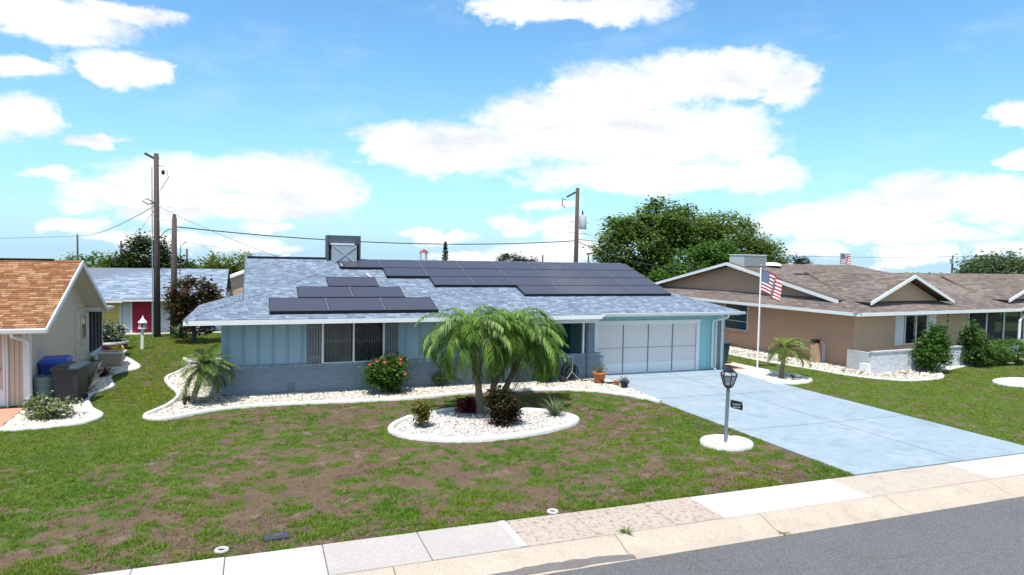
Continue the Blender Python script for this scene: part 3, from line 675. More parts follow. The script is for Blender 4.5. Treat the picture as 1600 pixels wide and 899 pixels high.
for k in range(4):
    a = gx0+k*w4; b = a+w4
    hb(MB().box(a+.02, GY_+.012, .06, b-.02, GY_+.03, .47), 'kick_panel', m_white, gs)
    hb(MB().box(a+.02, GY_+.016, .475, b-.02, GY_+.02, 1.07), 'screen', m_scr, gs); hb(MB().box(a+.02, GY_+.016, 1.1, b-.02, GY_+.02, gzt-.05), 'screen', m_scr, gs)
    hb(MB().box(a+.02, GY_+.004, 1.07, b-.02, GY_+.026, 1.095), 'rail', mat('pale_aluminium', (.5, .5, .49), .5), gs)
    if k: hb(MB().box(a-.018, GY_-.006, .06, a+.018, GY_+.034, gzt-.052), 'post', m_alu, gs)
# narrow side door and downspout
sd = hb(MB().box(18.78, GY_-.02, .02, 18.84, GY_+.08, 2.22).box(19.08, GY_-.02, .02, 19.14, GY_+.08, 2.22).box(18.84, GY_-.018, 2.15, 19.08, GY_+.08, 2.215), 'side_door', m_white)
hb(MB().box(18.842, GY_+.03, .03, 19.078, GY_+.05, 2.148), 'screen', mat('grey_mesh', (.24, .24, .23), .8), sd)
hb(MB().lathe([(.022, 0), (.03, .03), (.022, .06)], 8, (19.03, GY_+.01, 1.0)), 'knob', mat('brass', (.5, .36, .16), .35, metal=.6), sd)
hb(MB().tube([(18.62, 23.22, 2.53), (18.62, 23.25, 2.40), (18.55, 24.1, 2.16), (18.55, 24.16, 2.05), (18.55, 24.16, .15), (18.62, 23.95, .05)], .042, 8), 'downspout', m_white)
hb(MB().tube([(3.2, 28.9, 4.42), (3.25, 28.3, 4.27)], .02, 6).tube([(4.1, 27.3, 3.98), (4.25, 26.6, 3.80)], .022, 6), 'conduit', m_white)
hb(MB().box(1.05, 26.2, 3.5, 1.13, 26.28, 3.72), 'vent_pipe', m_gal)
# small louvre at the foot of the brick
hb(MB().box(.95, WY-.045, .1, 1.2, WY-.031, .38), 'vent_grille', m_mortar)
# conduit and tank on the left side of the house
tk = MB().lathe([(.38, 0), (.40, .05), (.40, .75), (.36, .85), (.1, .9)], 20, (-1.55, 26.0, .02)).build('storage_tank', mat('cream_plastic', (.55, .53, .47), .5, .06), None, True)
tag(tk, 'round cream tank against the side wall of the blue house', 'tank')
hb(MB().tube([(-1.12, 24.2, 0), (-1.12, 24.2, .9)], .03, 8).tube([(-1.12, 24.6, 0), (-1.12, 24.6, 1.4)], .02, 6), 'conduit', m_white)
hb(MB().tube([(-1.13, 24.2, .85), (-1.35, 24.1, .5), (-1.2, 24.0, .15), (-.95, 23.62, .04)], .018, 6), 'cable', m_black)

# ------------------------------------------------------------------ roof-mounted cooling unit
ac = thing('air_handler', (3.42, 29.2, 4.45), 'grey sheet metal air duct box on the blue house ridge', 'duct box')
m_acd = mat('dark_sheet_metal', (.07, .085, .11), .5, .12, 3)
MB().box(-.7, -.02, 0, -.62, .75, 1.08).box(.62, -.02, 0, .7, .75, 1.08).box(-.62, .0, .72, .62, .75, 1.08).box(-.62, .3, 0, .62, .75, .718).build('cabinet', m_acd, ac)
dk = MB().box(-.52, -.28, -.25, .5, .29, .68).build('duct', m_gal, ac)
MB().obox(0, -.30, .28, 1.15, .02, .03, ry=rad(38)).obox(0, -.305, .28, 1.15, .02, .03, ry=rad(-38)).build('brace', mat('pale_steel', (.55, .6, .63), .4, metal=.3), dk)
MB().box(-.56, -.3, .685, .4, .0, .74).build('flange', m_white, dk)

# ------------------------------------------------------------------ solar panels
m_pv = mat('solar_glass', (.055, .048, .062), .42, .05, 2, spec=.6, coat=.3)
m_pvf = mat('solar_frame', (.012, .012, .014), .4)
pvmesh = {}
def solar(x0, x1, y0, y1, plane, label, group, skirt):
    z0 = P3(0, y0, plane)[2]; ang = math.atan(S); L = (y1-y0)/math.cos(ang); w = x1-x0
    t = thing('solar_panel', (x0, y0, z0+.13), label, 'solar panel', group); t.rotation_euler.x = ang
    key = (round(w, 2), round(L, 2), skirt)
    if key not in pvmesh:
        f = .022
        a = MB().box(0, 0, -.04, w, f, 0).box(0, L-f, -.04, w, L, 0).box(0, f, -.04, f, L-f, 0).box(w-f, f, -.04, w, L-f, 0).build('frame', m_pvf, t)
        b = MB().box(f, f, -.03, w-f, L-f, -.004).build('glass', m_pv, t)
        cl = MB().box(w-.006, .02, -.01, w+.008, L-.02, .004).box(w-.014, L*.2, .004, w+.016, L*.2+.05, .012).box(w-.014, L*.8, .004, w+.016, L*.8+.05, .012).build('clamp', mat('bright_aluminium', (.42, .42, .43), .45, metal=.2), t)
        sk = MB().box(0, -.02, -.12, w, -.002, .004).build('skirt', m_pvf, t) if skirt else None
        pvmesh[key] = [q for q in (a, b, cl, sk) if q]
    else:
        for q in pvmesh[key]:
            o = q.copy(); COL.objects.link(o); o.parent = t
w = 1.88
for k in range(3): solar(.36+k*w, .36+k*w+w-.015, 23.06, 24.24, 'W', 'black solar panel in the lowest row of the small array above the front window', 'small array lowest row', True)
for k in range(2): solar(1.31+k*w, 1.31+k*w+w-.015, 24.30, 25.36, 'W', 'black solar panel in the two-panel row of the small array', 'small array middle row', True)
solar(2.43, 4.29, 25.42, 26.42, 'W', 'single black solar panel topping the small array', 'small array top panel', True)
w = 1.73; ys = [25.04, 26.07, 27.10, 28.13, 29.14]
for row, n in ((0, 4), (1, 6), (2, 7), (3, 8)):
    for k in range(n):
        x1 = 16.96-k*w
        lb = ['bottom row of the large array above the garage', 'second row up of the large roof array', 'third row up of the large roof array', 'top row of the large array along the ridge'][row]
        solar(x1-w+.012, x1, ys[row], ys[row+1]-.012, 'M', 'black solar panel in the '+lb, 'large array '+['bottom', 'second', 'third', 'top'][row]+' row', True)

# ------------------------------------------------------------------ left house (tan shingles)
m_shbr = mat('tan_shingle', (.4, .25, .15), .95, attr=True, bump=.5, bscale=160, spec=.15, fine=90)
m_beige = mat('beige_stucco', (.68, .555, .405), .85, .06, 1.5, .35, 45)
m_pink = mat('pink_beige_siding', (.60, .47, .37), .75, .06, 1.5, .15, 30)
TAN = [(.42, .20, .10), (.48, .245, .125), (.36, .165, .08), (.53, .30, .165), (.31, .14, .07)]
LH = thing('bungalow', (-6.4, 23.9, 0), 'beige bungalow with tan shingle roof and open gable end', 'house')
def lb_(mb, name, m_, parent=None, **k): shift(mb, LH); return mb.build(name, m_, parent or LH, **k)
rx1 = -5.75; ey, ez, ry, rz, by, bz = 23.0, 2.44, 27.4, 4.33, 31.5, 2.36
rf = [(-20, ey, ez), (rx1, ey, ez), (rx1, ry, rz), (-20, ry, rz)]; rbk = [(-20, ry, rz), (rx1, ry, rz), (rx1, by, bz), (-20, by, bz)]
lroof = lb_(MB().slab([(x, y, z-.004) for x, y, z in rf], .04).slab([(x, y, z-.004) for x, y, z in rbk], .04), 'roof', mat('tan_roof_deck', (.2, .12, .07), .95))
shingles(loc([rf], LH), TAN, lroof, m_shbr, expo=.145, wmin=.12, wmax=.32, seed=8, lift=.026, jit=.14)
t = MB(); caps(t, (-20, ry, rz), (rx1, ry, rz), .16, .25, 2, TAN); lb_(t, 'ridge_cap', m_shbr, lroof, col=True)['kind'] = 'stuff'
lb_(MB().box(-9, ry-.12, rz+.02, -6.6, ry+.12, rz+.07), 'ridge_vent', m_black, lroof)
t = MB(); edge_board(t, (rx1+.01, ey, ez+.02), (rx1+.01, ry, rz+.02), .17, .025); lb_(t, 'rake_board', m_white)
t = MB(); edge_board(t, (rx1+.01, ry, rz+.02), (rx1+.01, by, bz+.02), .17, .025); lb_(t, 'rake_board', m_white)
t = MB(); edge_board(t, (-20, ey, ez), (rx1, ey, ez), .15, .03); lb_(t, 'fascia', m_white)
t = MB(); edge_board(t, (-20, by, bz), (rx1, by, bz), .15, .03); lb_(t, 'fascia', m_white)
lb_(MB().add([(-20, ey-.12, ez-.02), (rx1+.02, ey-.12, ez-.02), (rx1+.02, ey-.03, ez-.02), (-20, ey-.03, ez-.02), (-20, ey-.1, ez-.12), (rx1+.02, ey-.1, ez-.12), (rx1+.02, ey-.03, ez-.12), (-20, ey-.03, ez-.12)],
   [(0, 4, 5, 1), (4, 7, 6, 5), (1, 5, 6, 2), (0, 1, 2, 3)]), 'gutter', m_white)
for p in (rf, rbk): lb_(MB().slab([((-6.42 if x < -10 else x-.03), y, z-.06) for x, y, z in p], .02), 'soffit', mat('cream_soffit', (.62, .57, .47), .8, .05))
# rear lean-to eave over the lanai
lb_(MB().slab([(-6.9, 31.0, 2.42), (-5.95, 31.2, 2.42), (-5.95, 34.2, 2.25), (-6.9, 34.2, 2.25)], .12), 'lanai_roof', m_white)
GX_ = -6.4
lb_(MB().box(-20, 23.9, 0, -6.98, 24.05, 2.38).box(-6.52, 23.9, 0, -6.4, 24.05, 2.38), 'wall', m_pink)
lb_(MB().box(-6.95, 23.93, .02, -6.54, 24.03, 2.38), 'wall', m_pink)
for x0 in (-6.9, -6.78, -6.66): lb_(MB().box(x0, 23.905, .03, x0+.105, 23.929, 2.36), 'siding_board', m_pink)
lb_(MB().box(-7.0, 23.86, .0, -6.95, 23.97, 2.38), 'door_jamb', m_white)
lb_(MB().box(-6.56, 23.84, .0, -6.47, 23.93, 2.38).box(-6.46, 23.86, 0, -6.36, 23.95, 2.38), 'post', m_white)
sd = lb_(MB().box(-7.9, 23.87, .05, -7.02, 23.899, .55).box(-7.08, 23.872, .55, -7.02, 23.898, 2.3), 'screen_door', m_white)
lb_(MB().tube([(-7.35, 23.84, 1.15), (-7.1, 23.84, 1.15)], .015, 6), 'handle', m_black, sd)
lb_(MB().tube([(-6.62, 23.0, 2.33), (-6.62, 23.1, 2.2), (-6.45, 23.75, 2.0), (-6.42, 23.82, 1.9), (-6.42, 23.82, .1)], .05, 8), 'downspout', m_white)
# side wall with gable
lb_(MB().box(GX_-.15, 24.05, 0, GX_, 29.3, 2.45), 'wall', m_beige)
lb_(MB().box(GX_-.15, 29.3, 0, GX_+.03, 31.35, 2.45), 'wall', mat('cream_stucco', (.64, .57, .42), .85, .06, 1.5, .3, 45))
lb_(MB().add([(GX_, 23.95, 2.45), (GX_, 31.2, 2.45), (GX_, ry, rz-.12), (GX_-.1, 23.95, 2.45), (GX_-.1, 31.2, 2.45), (GX_-.1, ry, rz-.12)], [(0, 1, 2), (3, 5, 4), (0, 3, 4, 1), (1, 4, 5, 2), (2, 5, 3, 0)]), 'gable_wall', m_beige)
for k in range(6):
    z = 2.48+k*.28; f0 = (rz-.12-z)/(rz-.12-2.45); 
    if f0 > .08: lb_(MB().box(GX_+.0, ry-(ry-23.95)*f0+.1, z, GX_+.014, ry+(31.2-ry)*f0-.1, z+.265), 'siding_board', m_beige)
wn_ = lb_(MB().box(GX_+.03, 29.95, 1.2, GX_+.07, 30.75, 1.26).box(GX_+.03, 29.95, 2.14, GX_+.07, 30.75, 2.2).box(GX_+.03, 29.95, 1.26, GX_+.07, 30.02, 2.14).box(GX_+.03, 30.68, 1.26, GX_+.07, 30.75, 2.14), 'window', m_beige)
lb_(MB().box(GX_+.03, 30.02, 1.26, GX_+.045, 30.68, 2.14), 'pane', m_glass, wn_); lb_(MB().box(GX_+.03, 29.88, 1.1, GX_+.14, 30.82, 1.19), 'sill', m_beige, wn_)
# screened lanai
m_dscr = screen_mat('dark_screen', (.02, .022, .028), .1)
lan = lb_(MB().box(GX_-.12, 31.36, .0, GX_+.02, 34.0, .5), 'lanai_wall', mat('pale_blue_panel', (.52, .62, .66), .6, .05))
for k in range(4):
    y0 = 31.38+k*.655
    lb_(MB().box(GX_-.04, y0+.02, .5, GX_-.03, y0+.635, 2.3), 'screen', m_dscr, lan)
    lb_(MB().box(GX_-.07, y0-.02, .5, GX_+.025, y0+.02, 2.3), 'post', m_alu, lan)
lb_(MB().box(-9, 34.0, 0, GX_, 34.1, 2.3).box(-9, 31.4, 0, -8.9, 34, 2.3), 'wall', m_beige)

# ------------------------------------------------------------------ house with the red door behind
m_shbk = m_shb
BH = thing('cottage', (-5.5, 43, 0), 'small cottage with pale blue roof, red door and yellow siding', 'house')
def bb_(mb, name, m_, parent=None, **k): shift(mb, BH); return mb.build(name, m_, parent or BH, **k)
bf = [(-13, 42.4, 1.90), (-1.75, 42.4, 1.96), (-1.75, 47.5, 3.60), (-13, 47.5, 3.60)]; bk = [(-13, 47.5, 3.60), (-1.75, 47.5, 3.60), (-1.75, 52.5, 1.95), (-13, 52.5, 1.95)]
br = bb_(MB().slab([(x, y, z-.004) for x, y, z in bf], .05).slab(bk, .05), 'roof', mat('roof_deck', (.2, .24, .3)))
shingles(loc([bf], BH), [(.30, .38, .48), (.36, .44, .54), (.42, .50, .60), (.27, .34, .44)], br, m_shb, expo=.17, wmin=.25, wmax=.6, seed=5, lift=.02, jit=.2)
t = MB(); edge_board(t, (-13, 42.4, 1.9), (-7.0, 42.4, 1.93), .13, .03); bb_(t, 'fascia', m_white)
t = MB(); edge_board(t, (-6.95, 42.25, 2.0), (-1.75, 42.25, 2.02), .13, .03); bb_(t, 'fascia', m_white)
bb_(MB().slab([(-6.95, 42.22, 2.02), (-1.75, 42.22, 2.04), (-1.75, 42.6, 2.06), (-6.95, 42.6, 2.04)], .03), 'porch_roof', br.data.materials[0])
m_yel = mat('yellow_siding', (.80, .55, .17), .7, .06); m_wht = mat('white_wall', (.66, .68, .68), .75, .05); m_red = mat('red_door', (.42, .012, .045), .5, .08)
bb_(MB().box(-13, 43.0, 0, -7.2, 43.15, 2.0), 'wall', m_yel)
for k in range(9): bb_(MB().box(-12.9, 42.965, .03+k*.2, -7.22, 42.999, .03+k*.2+.19), 'siding_board', m_yel)
bb_(MB().box(-7.2, 43.0, 0, -1.85, 43.15, 2.05).box(-2.0, 43.15, 0, -1.85, 52, 1.95).box(-13, 51.9, 0, -1.85, 52, 1.95), 'wall', m_wht)
for a_, b_ in ((-7.24, -7.15), (-6.7, -6.61), (-5.63, -5.5)): bb_(MB().box(a_, 42.9, .055, b_, 42.96, 1.95), 'corner_post', m_white)
bd = bb_(MB().box(-6.6, 42.94, .1, -5.64, 42.99, 1.95), 'door', m_red); bb_(MB().lathe([(.03, 0), (.03, .05)], 8, (-5.75, 42.92, 1.0)), 'knob', m_gal, bd)
bb_(MB().box(-7.4, 42.3, -.02, -1.9, 43, .05), 'doorstep', m_walk_pale)
PH = thing('peach_house', (-1.2, 52, 0), 'peach walled house end between the blue roofs', 'house')
MB().box(-4.5, 0, 0, 4, .2, 2.2).box(-4.5, .2, 0, -4.3, 8, 2.2).build('wall', mat('peach_wall', (.62, .42, .30), .8, .05), PH)
for k in range(5): MB().add([(-1.25+.0, -.02, 1.6+k*.3), (2.4, -.02, 1.6+k*.3), (2.4, -.02, 1.87+k*.3), (-1.25, -.02, 1.87+k*.3), (-1.25, .02, 1.6+k*.3), (2.4, .02, 1.6+k*.3), (2.4, .02, 1.87+k*.3), (-1.25, .02, 1.87+k*.3)], [(0, 1, 2, 3), (0, 3, 7, 4), (3, 2, 6, 7), (1, 5, 6, 2)]).build('siding_board', MATS['peach_wall'], PH)
MB().add([(-1.3, -.3, 2.66), (3.5, -.3, 4.6), (3.5, 8, 4.6), (-1.3, 8, 2.66), (-1.3, -.3, 2.55), (3.5, -.3, 4.49), (3.5, 8, 4.49), (-1.3, 8, 2.55)], [(0, 1, 2, 3), (7, 6, 5, 4), (0, 4, 5, 1), (1, 5, 6, 2), (2, 6, 7, 3), (3, 7, 4, 0)]).build('roof', m_white, PH)
MB().add([(-1.1, 0, 2.2), (3.5, 0, 2.2), (3.5, 0, 4.45), (-1.1, 0, 2.65), (-1.1, .2, 2.2), (3.5, .2, 2.2), (3.5, .2, 4.45), (-1.1, .2, 2.65)], [(0, 1, 2, 3), (7, 6, 5, 4), (0, 3, 7, 4), (1, 5, 6, 2)]).build('gable_wall', MATS['peach_wall'], PH)

# ------------------------------------------------------------------ brown house on the right (its own frame, turned with the street)
m_shgr = mat('brown_grey_shingle', (.2, .15, .13), .95, attr=True, bump=.5, bscale=160, spec=.15, fine=90)
m_tan = mat('tan_stucco', (.54, .325, .215), .85, .07, 1.2, .3, 45)
m_tanf = mat('light_tan_stucco', (.62, .40, .26), .85, .06, 1.2, .3, 45)
m_wbrick = mat('white_brick', (.62, .64, .66), .75, attr=True, bump=.4, bscale=70)
BRN = [(.25, .20, .172), (.28, .225, .195), (.23, .183, .158), (.31, .25, .22), (.205, .162, .14)]
RH = thing('hip_roof_house', (25.5, 22.9, 0), 'brown stucco house with weathered hip roof and white trimmed gables', 'house', rz=rad(5))
def rbx(mb, name, m_, parent=None, **k): return mb.build(name, m_, parent or RH, **k)
s2 = .22; ze = 2.60
FZ = lambda y: ze+s2*(y+.75); LZ = lambda x: ze+.30*(x+.95)
gxl = .55; gzb = LZ(gxl); ridge_y = 8.4; rzz = FZ(ridge_y)
yv = (gzb-ze)/s2-.75
PF = [(-.95, -.75, ze), (15.5, -.75, ze), (15.5, ridge_y, rzz), (12.2, ridge_y, rzz), (gxl, ridge_y, rzz), (gxl, yv, gzb)]
PF1 = [(-.95, -.75, ze), (15.5, -.75, ze), (15.5, yv, gzb), (gxl, yv, gzb)]; PF2 = [(gxl, yv, gzb), (13.5, yv, gzb), (10.6, ridge_y, rzz), (gxl, ridge_y, rzz)]
zw = 4.2; PW = [(13.0, yv, gzb), (30, yv, gzb), (30, 6.5, FZ(6.5)), (11.6, 6.5, FZ(6.5))]
PF1b = [(15.5, -.75, ze), (30, -.75, ze), (30, yv, gzb), (15.5, yv, gzb)]
PL = [(-.95, -.75, ze), (gxl, yv, gzb), (gxl, 15.9, gzb), (-.95, 17.4, ze)]
PBk = [(gxl, ridge_y, rzz), (10.6, ridge_y, rzz), (13, 17.4, ze), (gxl, 17.4, ze)]
rroof = rbx(MB().slab([(x, y, z-.004) for x, y, z in PF1], .04).slab([(x, y, z-.004) for x, y, z in PF2], .04).slab([(x, y, z-.004) for x, y, z in PW], .04).slab([(x, y, z-.004) for x, y, z in PF1b], .04).slab([(x, y, z-.004) for x, y, z in PL], .04).slab(PBk, .04)
   .slab([(10.6, ridge_y, rzz-.01), (13.5, yv, gzb-.01), (13.0, 17.4, ze)], .04), 'roof', mat('brown_roof_deck', (.13, .1, .085), .95))
wthr = lambda p: .78+.5*float(fbm(np.array([p.x*.35]), np.array([p.y*.35]), 91, 3)[0])
shingles([PF1, PF1b, PF2, PW, PL], BRN, rroof, m_shgr, expo=.16, wmin=.22, wmax=.5, seed=12, lift=.016, jit=.14, weather=wthr)
t = MB()
for a, b in (((-.95, -.75, ze), (gxl, yv, gzb)), ((gxl, ridge_y, rzz), (10.6, ridge_y, rzz)), ((10.6, ridge_y, rzz), (13.5, yv, gzb)), ((11.6, 6.5, FZ(6.5)), (30, 6.5, FZ(6.5)))): caps(t, a, b, .16, .25, 3, BRN)
rbx(t, 'ridge_cap', m_shgr, rroof, col=True)['kind'] = 'stuff'
rbx(MB().obox(5.0, ridge_y-2.4, FZ(ridge_y-2.4)+.035, 4.6, .25, .05), 'ridge_vent', mat('brown_vent', (.07, .05, .045), .8), rroof)
# left gable over the skirt
t = MB(); y0, y1 = yv-.25, 2*ridge_y-yv+.25
edge_board(t, (gxl-.55, y0, gzb-.02), (gxl-.55, ridge_y, rzz+.06), .16, .03); rbx(t, 'rake_board', m_white)
t = MB(); edge_board(t, (gxl-.55, ridge_y, rzz+.06), (gxl-.55, y1, gzb-.02), .16, .03); rbx(t, 'rake_board', m_white)
rbx(MB().slab([(gxl-.55, y0, gzb), (gxl+.02, y0, gzb), (gxl+.02, ridge_y, rzz+.055), (gxl-.55, ridge_y, rzz+.055)], .03).slab([(gxl-.55, ridge_y, rzz+.055), (gxl+.02, ridge_y, rzz+.055), (gxl+.02, y1, gzb), (gxl-.55, y1, gzb)], .03), 'rake_roof', m_shgr.copy() if False else mat('brown_roof_deck', (.13, .1, .085)))
rbx(MB().add([(gxl, yv, gzb-.02), (gxl, 2*ridge_y-yv, gzb-.02), (gxl, ridge_y, rzz-.08), (gxl+.1, yv, gzb-.02), (gxl+.1, 2*ridge_y-yv, gzb-.02), (gxl+.1, ridge_y, rzz-.08)], [(0, 2, 1), (3, 4, 5), (0, 1, 4, 3), (1, 2, 5, 4), (2, 0, 3, 5)]), 'gable_wall', m_tan)
# front dutch gable
def dutch(cx, hw, yg, zb, zt, yback):
    rbx(MB().add([(cx-hw+.35, yg, zb), (cx+hw-.35, yg, zb), (cx, yg, zt-.13), (cx-hw+.35, yg+.1, zb), (cx+hw-.35, yg+.1, zb), (cx, yg+.1, zt-.13)], [(0, 1, 2), (3, 5, 4), (0, 3, 4, 1), (1, 4, 5, 2), (2, 5, 3, 0)]), 'gable_wall', m_tanf)
    pl = [(cx-hw, yg-.55, zb), (cx, yg-.55, zt), (cx, yback, zt), (cx-hw, yg+.6, zb)]; pr_ = [(cx, yg-.55, zt), (cx+hw, yg-.55, zb), (cx+hw, yg+.6, zb), (cx, yback, zt)]
    q = rbx(MB().slab(pl, .04).slab(pr_, .04), 'gable_roof', mat('brown_roof_deck', (.13, .1, .085)))
    shingles([pl, pr_], BRN, q, m_shgr, expo=.16, wmin=.22, wmax=.5, seed=14, lift=.016, jit=.2, weather=wthr)
    for a, b in (((cx-hw, yg-.57, zb+.03), (cx, yg-.57, zt+.03)), ((cx, yg-.57, zt+.03), (cx+hw, yg-.57, zb+.03))):
        t = MB(); edge_board(t, a, b, .15, .03); rbx(t, 'rake_board', m_white)
dutch(3.95, 3.1, .55, 2.98, 4.24, 6.4)
dutch(14.9, 3.1, .55, 2.98, 4.1, 5.6)
t = MB(); edge_board(t, (-.95, -.75, ze), (12.3, -.75, ze), .15, .035); rbx(t, 'fascia', m_white)
t = MB(); edge_board(t, (-.95, -.72, ze), (-.95, 17.4, ze), .15, .035); rbx(t, 'fascia', m_white)
rbx(MB().box(-.93, -.72, 2.43, 12.2, .02, 2.45).box(-.93, .02, 2.43, .0, 17.3, 2.45), 'soffit', m_soffit)
rbx(MB().box(0, .15, 0, .15, 17, 2.44), 'wall', m_tan)
rbx(MB().box(0, 0, 0, 2.9, .15, 2.44).box(2.9, 0, 0, 5.4, .15, .95).box(2.9, 0, 2.38, 5.4, .15, 2.44).box(5.4, 0, 0, 8.3, .15, 2.44), 'wall', m_tanf)
rbx(MB().box(2.9, .9, .1, 5.4, 1, 2.44).box(.6, 7, .1, .7, 13, 2.4), 'room_backing', m_dark)
# side windows with three lights
for yw in (6.6, 13.2):
    wq = rbx(MB().box(-.04, yw, .95, .0, yw+1.75, 1.0).box(-.04, yw, 2.36, 0, yw+1.75, 2.42).box(-.04, yw, 1.0, 0, yw+.05, 2.36).box(-.04, yw+1.7, 1.0, 0, yw+1.75, 2.36), 'window', m_white)
    for k in range(3):
        rbx(MB().box(-.018, yw+.05, 1.01+k*.455, -.004, yw+1.7, 1.44+k*.455), 'pane', mat('dark_teal_glass', (.03, .06, .07), .12, .1, spec=.6), wq)
        if k: rbx(MB().box(-.045, yw+.05, .985+k*.455, -.02, yw+1.7, 1.01+k*.455), 'rail', m_white, wq)
    rbx(MB().box(-.1, yw-.05, .86, 0, yw+1.8, .94), 'sill', m_tan, wq)
# front window and shutters
wq = rbx(MB().box(3.3, -.05, .95, 5.0, 0, 1.0).box(3.3, -.05, 2.32, 5, 0, 2.38).box(3.3, -.05, 1, 3.36, 0, 2.32).box(4.94, -.05, 1, 5.0, 0, 2.32).box(4.12, -.05, 1, 4.18, 0, 2.32), 'window', m_white)
for a, b in ((3.36, 4.12), (4.18, 4.94)): 
    for z0, z1 in ((1.0, 1.44), (1.46, 1.88), (1.9, 2.32)): rbx(MB().box(a, -.02, z0, b, -.01, z1), 'pane', m_glass, wq)
for x in (2.62, 5.06): rbx(MB().box(x, -.045, .92, x+.6, .0, 2.4), 'shutter', m_white)
# house number digits on the wall, as far as they can be read
for z, txt in ((2.2, '2'), (1.9, '4')):
    cu = bpy.data.curves.new('digit', 'FONT'); cu.body = txt; cu.size = .24; cu.extrude = .01
    o_ = bpy.data.objects.new('digit_curve', cu); o = bpy.data.objects.new('house_number', bpy.data.meshes.new_from_object(o_)); bpy.data.objects.remove(o_); COL.objects.link(o); o.parent = RH; o.location = (6.55, -.015, z); o.rotation_euler.x = rad(90)
    o.data.materials.clear(); o.data.materials.append(m_black)
# white brick planter wall
def wbricks(x0, x1, y, z0, z1, depth, seed, parent):
    mb = MB(); r = random.Random(seed); nrow = int((z1-z0)/.075); bh = (z1-z0)/nrow
    for i in range(nrow):
        x = x0-(.1 if i % 2 else 0)
        while x < x1:
            a = max(x, x0); b = min(x+.191, x1); x += .2
            if b-a > .02:
                k = r.uniform(.85, 1.08); mb.box(a, y+r.uniform(-.004, .004), z0+i*bh+.005, b, y+depth, z0+(i+1)*bh-.004, (.62*k, .645*k, .67*k))
    o = mb.build('bricks', m_wbrick, parent, col=True); o['kind'] = 'stuff'
PLW = thing('planter_wall', (25.5, 22.9, 0), 'low white painted brick planter wall before the brown house', 'wall', rz=rad(5))
a = MB().box(-.6, -1.33, 0, 6.6, -1.2, .88).box(-.6, -1.2, 0, -.45, .0, .88).build('core', mat('white_mortar', (.5, .52, .54), .9), PLW)
wbricks(-.62, 6.62, -1.36, 0, .9, .15, 3, a); MB().box(-.66, -1.4, .9, 6.66, -1.15, .96).build('coping', mat('grey_coping', (.45, .47, .5), .85, .1, 3), PLW)
MB().box(-.95, -1.25, 0, -.64, -.9, .42).build('end_block', m_white, PLW)
# screened porch
sp = rbx(MB().box(8.3, -.02, 0, 15.5, .1, .85), 'porch_wall', m_white)
for k in range(5):
    x = 8.32+k*1.55
    rbx(MB().box(x-.035, -.04, .855, x+.035, .06, 2.44), 'post', m_white, sp)
    if k < 4: rbx(MB().box(x+.04, .0, .86, x+1.51, .012, 2.44), 'screen', screen_mat('porch_screen', (.05, .055, .07), .45) if k == 0 else bpy.data.materials['porch_screen'], sp)
rbx(MB().box(8.3, 2.6, 0, 15.5, 2.7, 2.5), 'wall', m_tan)
rbx(MB().box(9.2, 2.55, .1, 10.3, 2.6, 2.1).box(11.6, 2.55, .9, 13.2, 2.6, 2.1), 'porch_window', m_dark)
rbx(MB().box(8.3, .1, .0, 15.5, 2.6, .05), 'porch_floor', m_walk_grey)
rbx(MB().slab([(11.55, -1.15, 2.58), (18, -1.15, 2.58), (18, -.8, 2.66), (11.55, -.8, 2.66)], .16), 'awning', m_white)
rbx(MB().tube([(12.3, -.75, 2.4), (11.85, -.7, 2.2), (11.65, -.65, 1.95), (11.65, -.65, .05)], .07, 8), 'downspout', m_white)
rbx(MB().box(12.0, -.75, .0, 12.06, -.65, 2.5), 'post', m_white)
# rooftop unit
ru = thing('rooftop_unit', (26.0, 31.0, 4.48), 'pale grey rooftop air conditioner behind the brown ridge', 'air conditioner', rz=rad(5))
a = MB().box(-.75, -.5, 0, .95, .6, .62).build('casing', mat('pale_grey_metal', (.46, .5, .5), .5, .06), ru)
for k in range(22): MB().box(-.7+k*.073, -.53, .06, -.7+k*.073+.03, -.502, .56).build('louvre', mat('grey_fin', (.3, .34, .35), .5), a)
MB().box(-.78, -.54, .62, .98, .63, .66).build('lid', m_white, ru)
MB().lathe([(.55, 0), (.5, .1), (.3, .17), (.05, .19)], 16, (1.7, -.2, .06)).build('cowl', m_white, ru)

# ------------------------------------------------------------------ vegetation helpers
m_bark = mat('bark', (.16, .125, .095), .95, .2, 8, .8, 30)
m_gbark = mat('grey_palm_bark', (.21, .175, .14), .95, .2, 10, .9, 35)
m_leaf = mat('leaf', (.05, .1, .02), .5, attr=True, trans=.5, spec=.35)
m_frond = mat('frond', (.06, .12, .02), .45, attr=True, trans=.3, spec=.4)
def leaf_cloud(C, size, cols, rng, aspect=.5, up=.35, light=None):
    """rhombic leaves at points C; colours from a list, weighted by 'light' clumps"""
    n = len(C); d = rng.randn(n, 3); d /= np.linalg.norm(d, axis=1, keepdims=True)
    nrm = rng.randn(n, 3); nrm[:, 2] = np.abs(nrm[:, 2])+up; a = np.cross(d, nrm); a /= np.linalg.norm(a, axis=1, keepdims=True)+1e-9
    b = np.cross(nrm, a); b /= np.linalg.norm(b, axis=1, keepdims=True)+1e-9
    s = size*(.6+.8*rng.rand(n, 1)); a = a*s*.5; b = b*s*.5*aspect
    V = np.stack([C-a, C+b*1.0-a*.1, C+a, C-b*1.0-a*.1], 1)
    V[:, 2, 2] -= s[:, 0]*.12; V[:, 0, 2] -= s[:, 0]*.05
    cl = np.array(cols)[rng.choice(len(cols), n)]*(.65+.6*rng.rand(n, 1))
    if light is not None: cl = cl*light[:, None]
    return V.reshape(-1, 3), np.arange(n*4).reshape(-1, 4), np.repeat(cl, 4, 0)
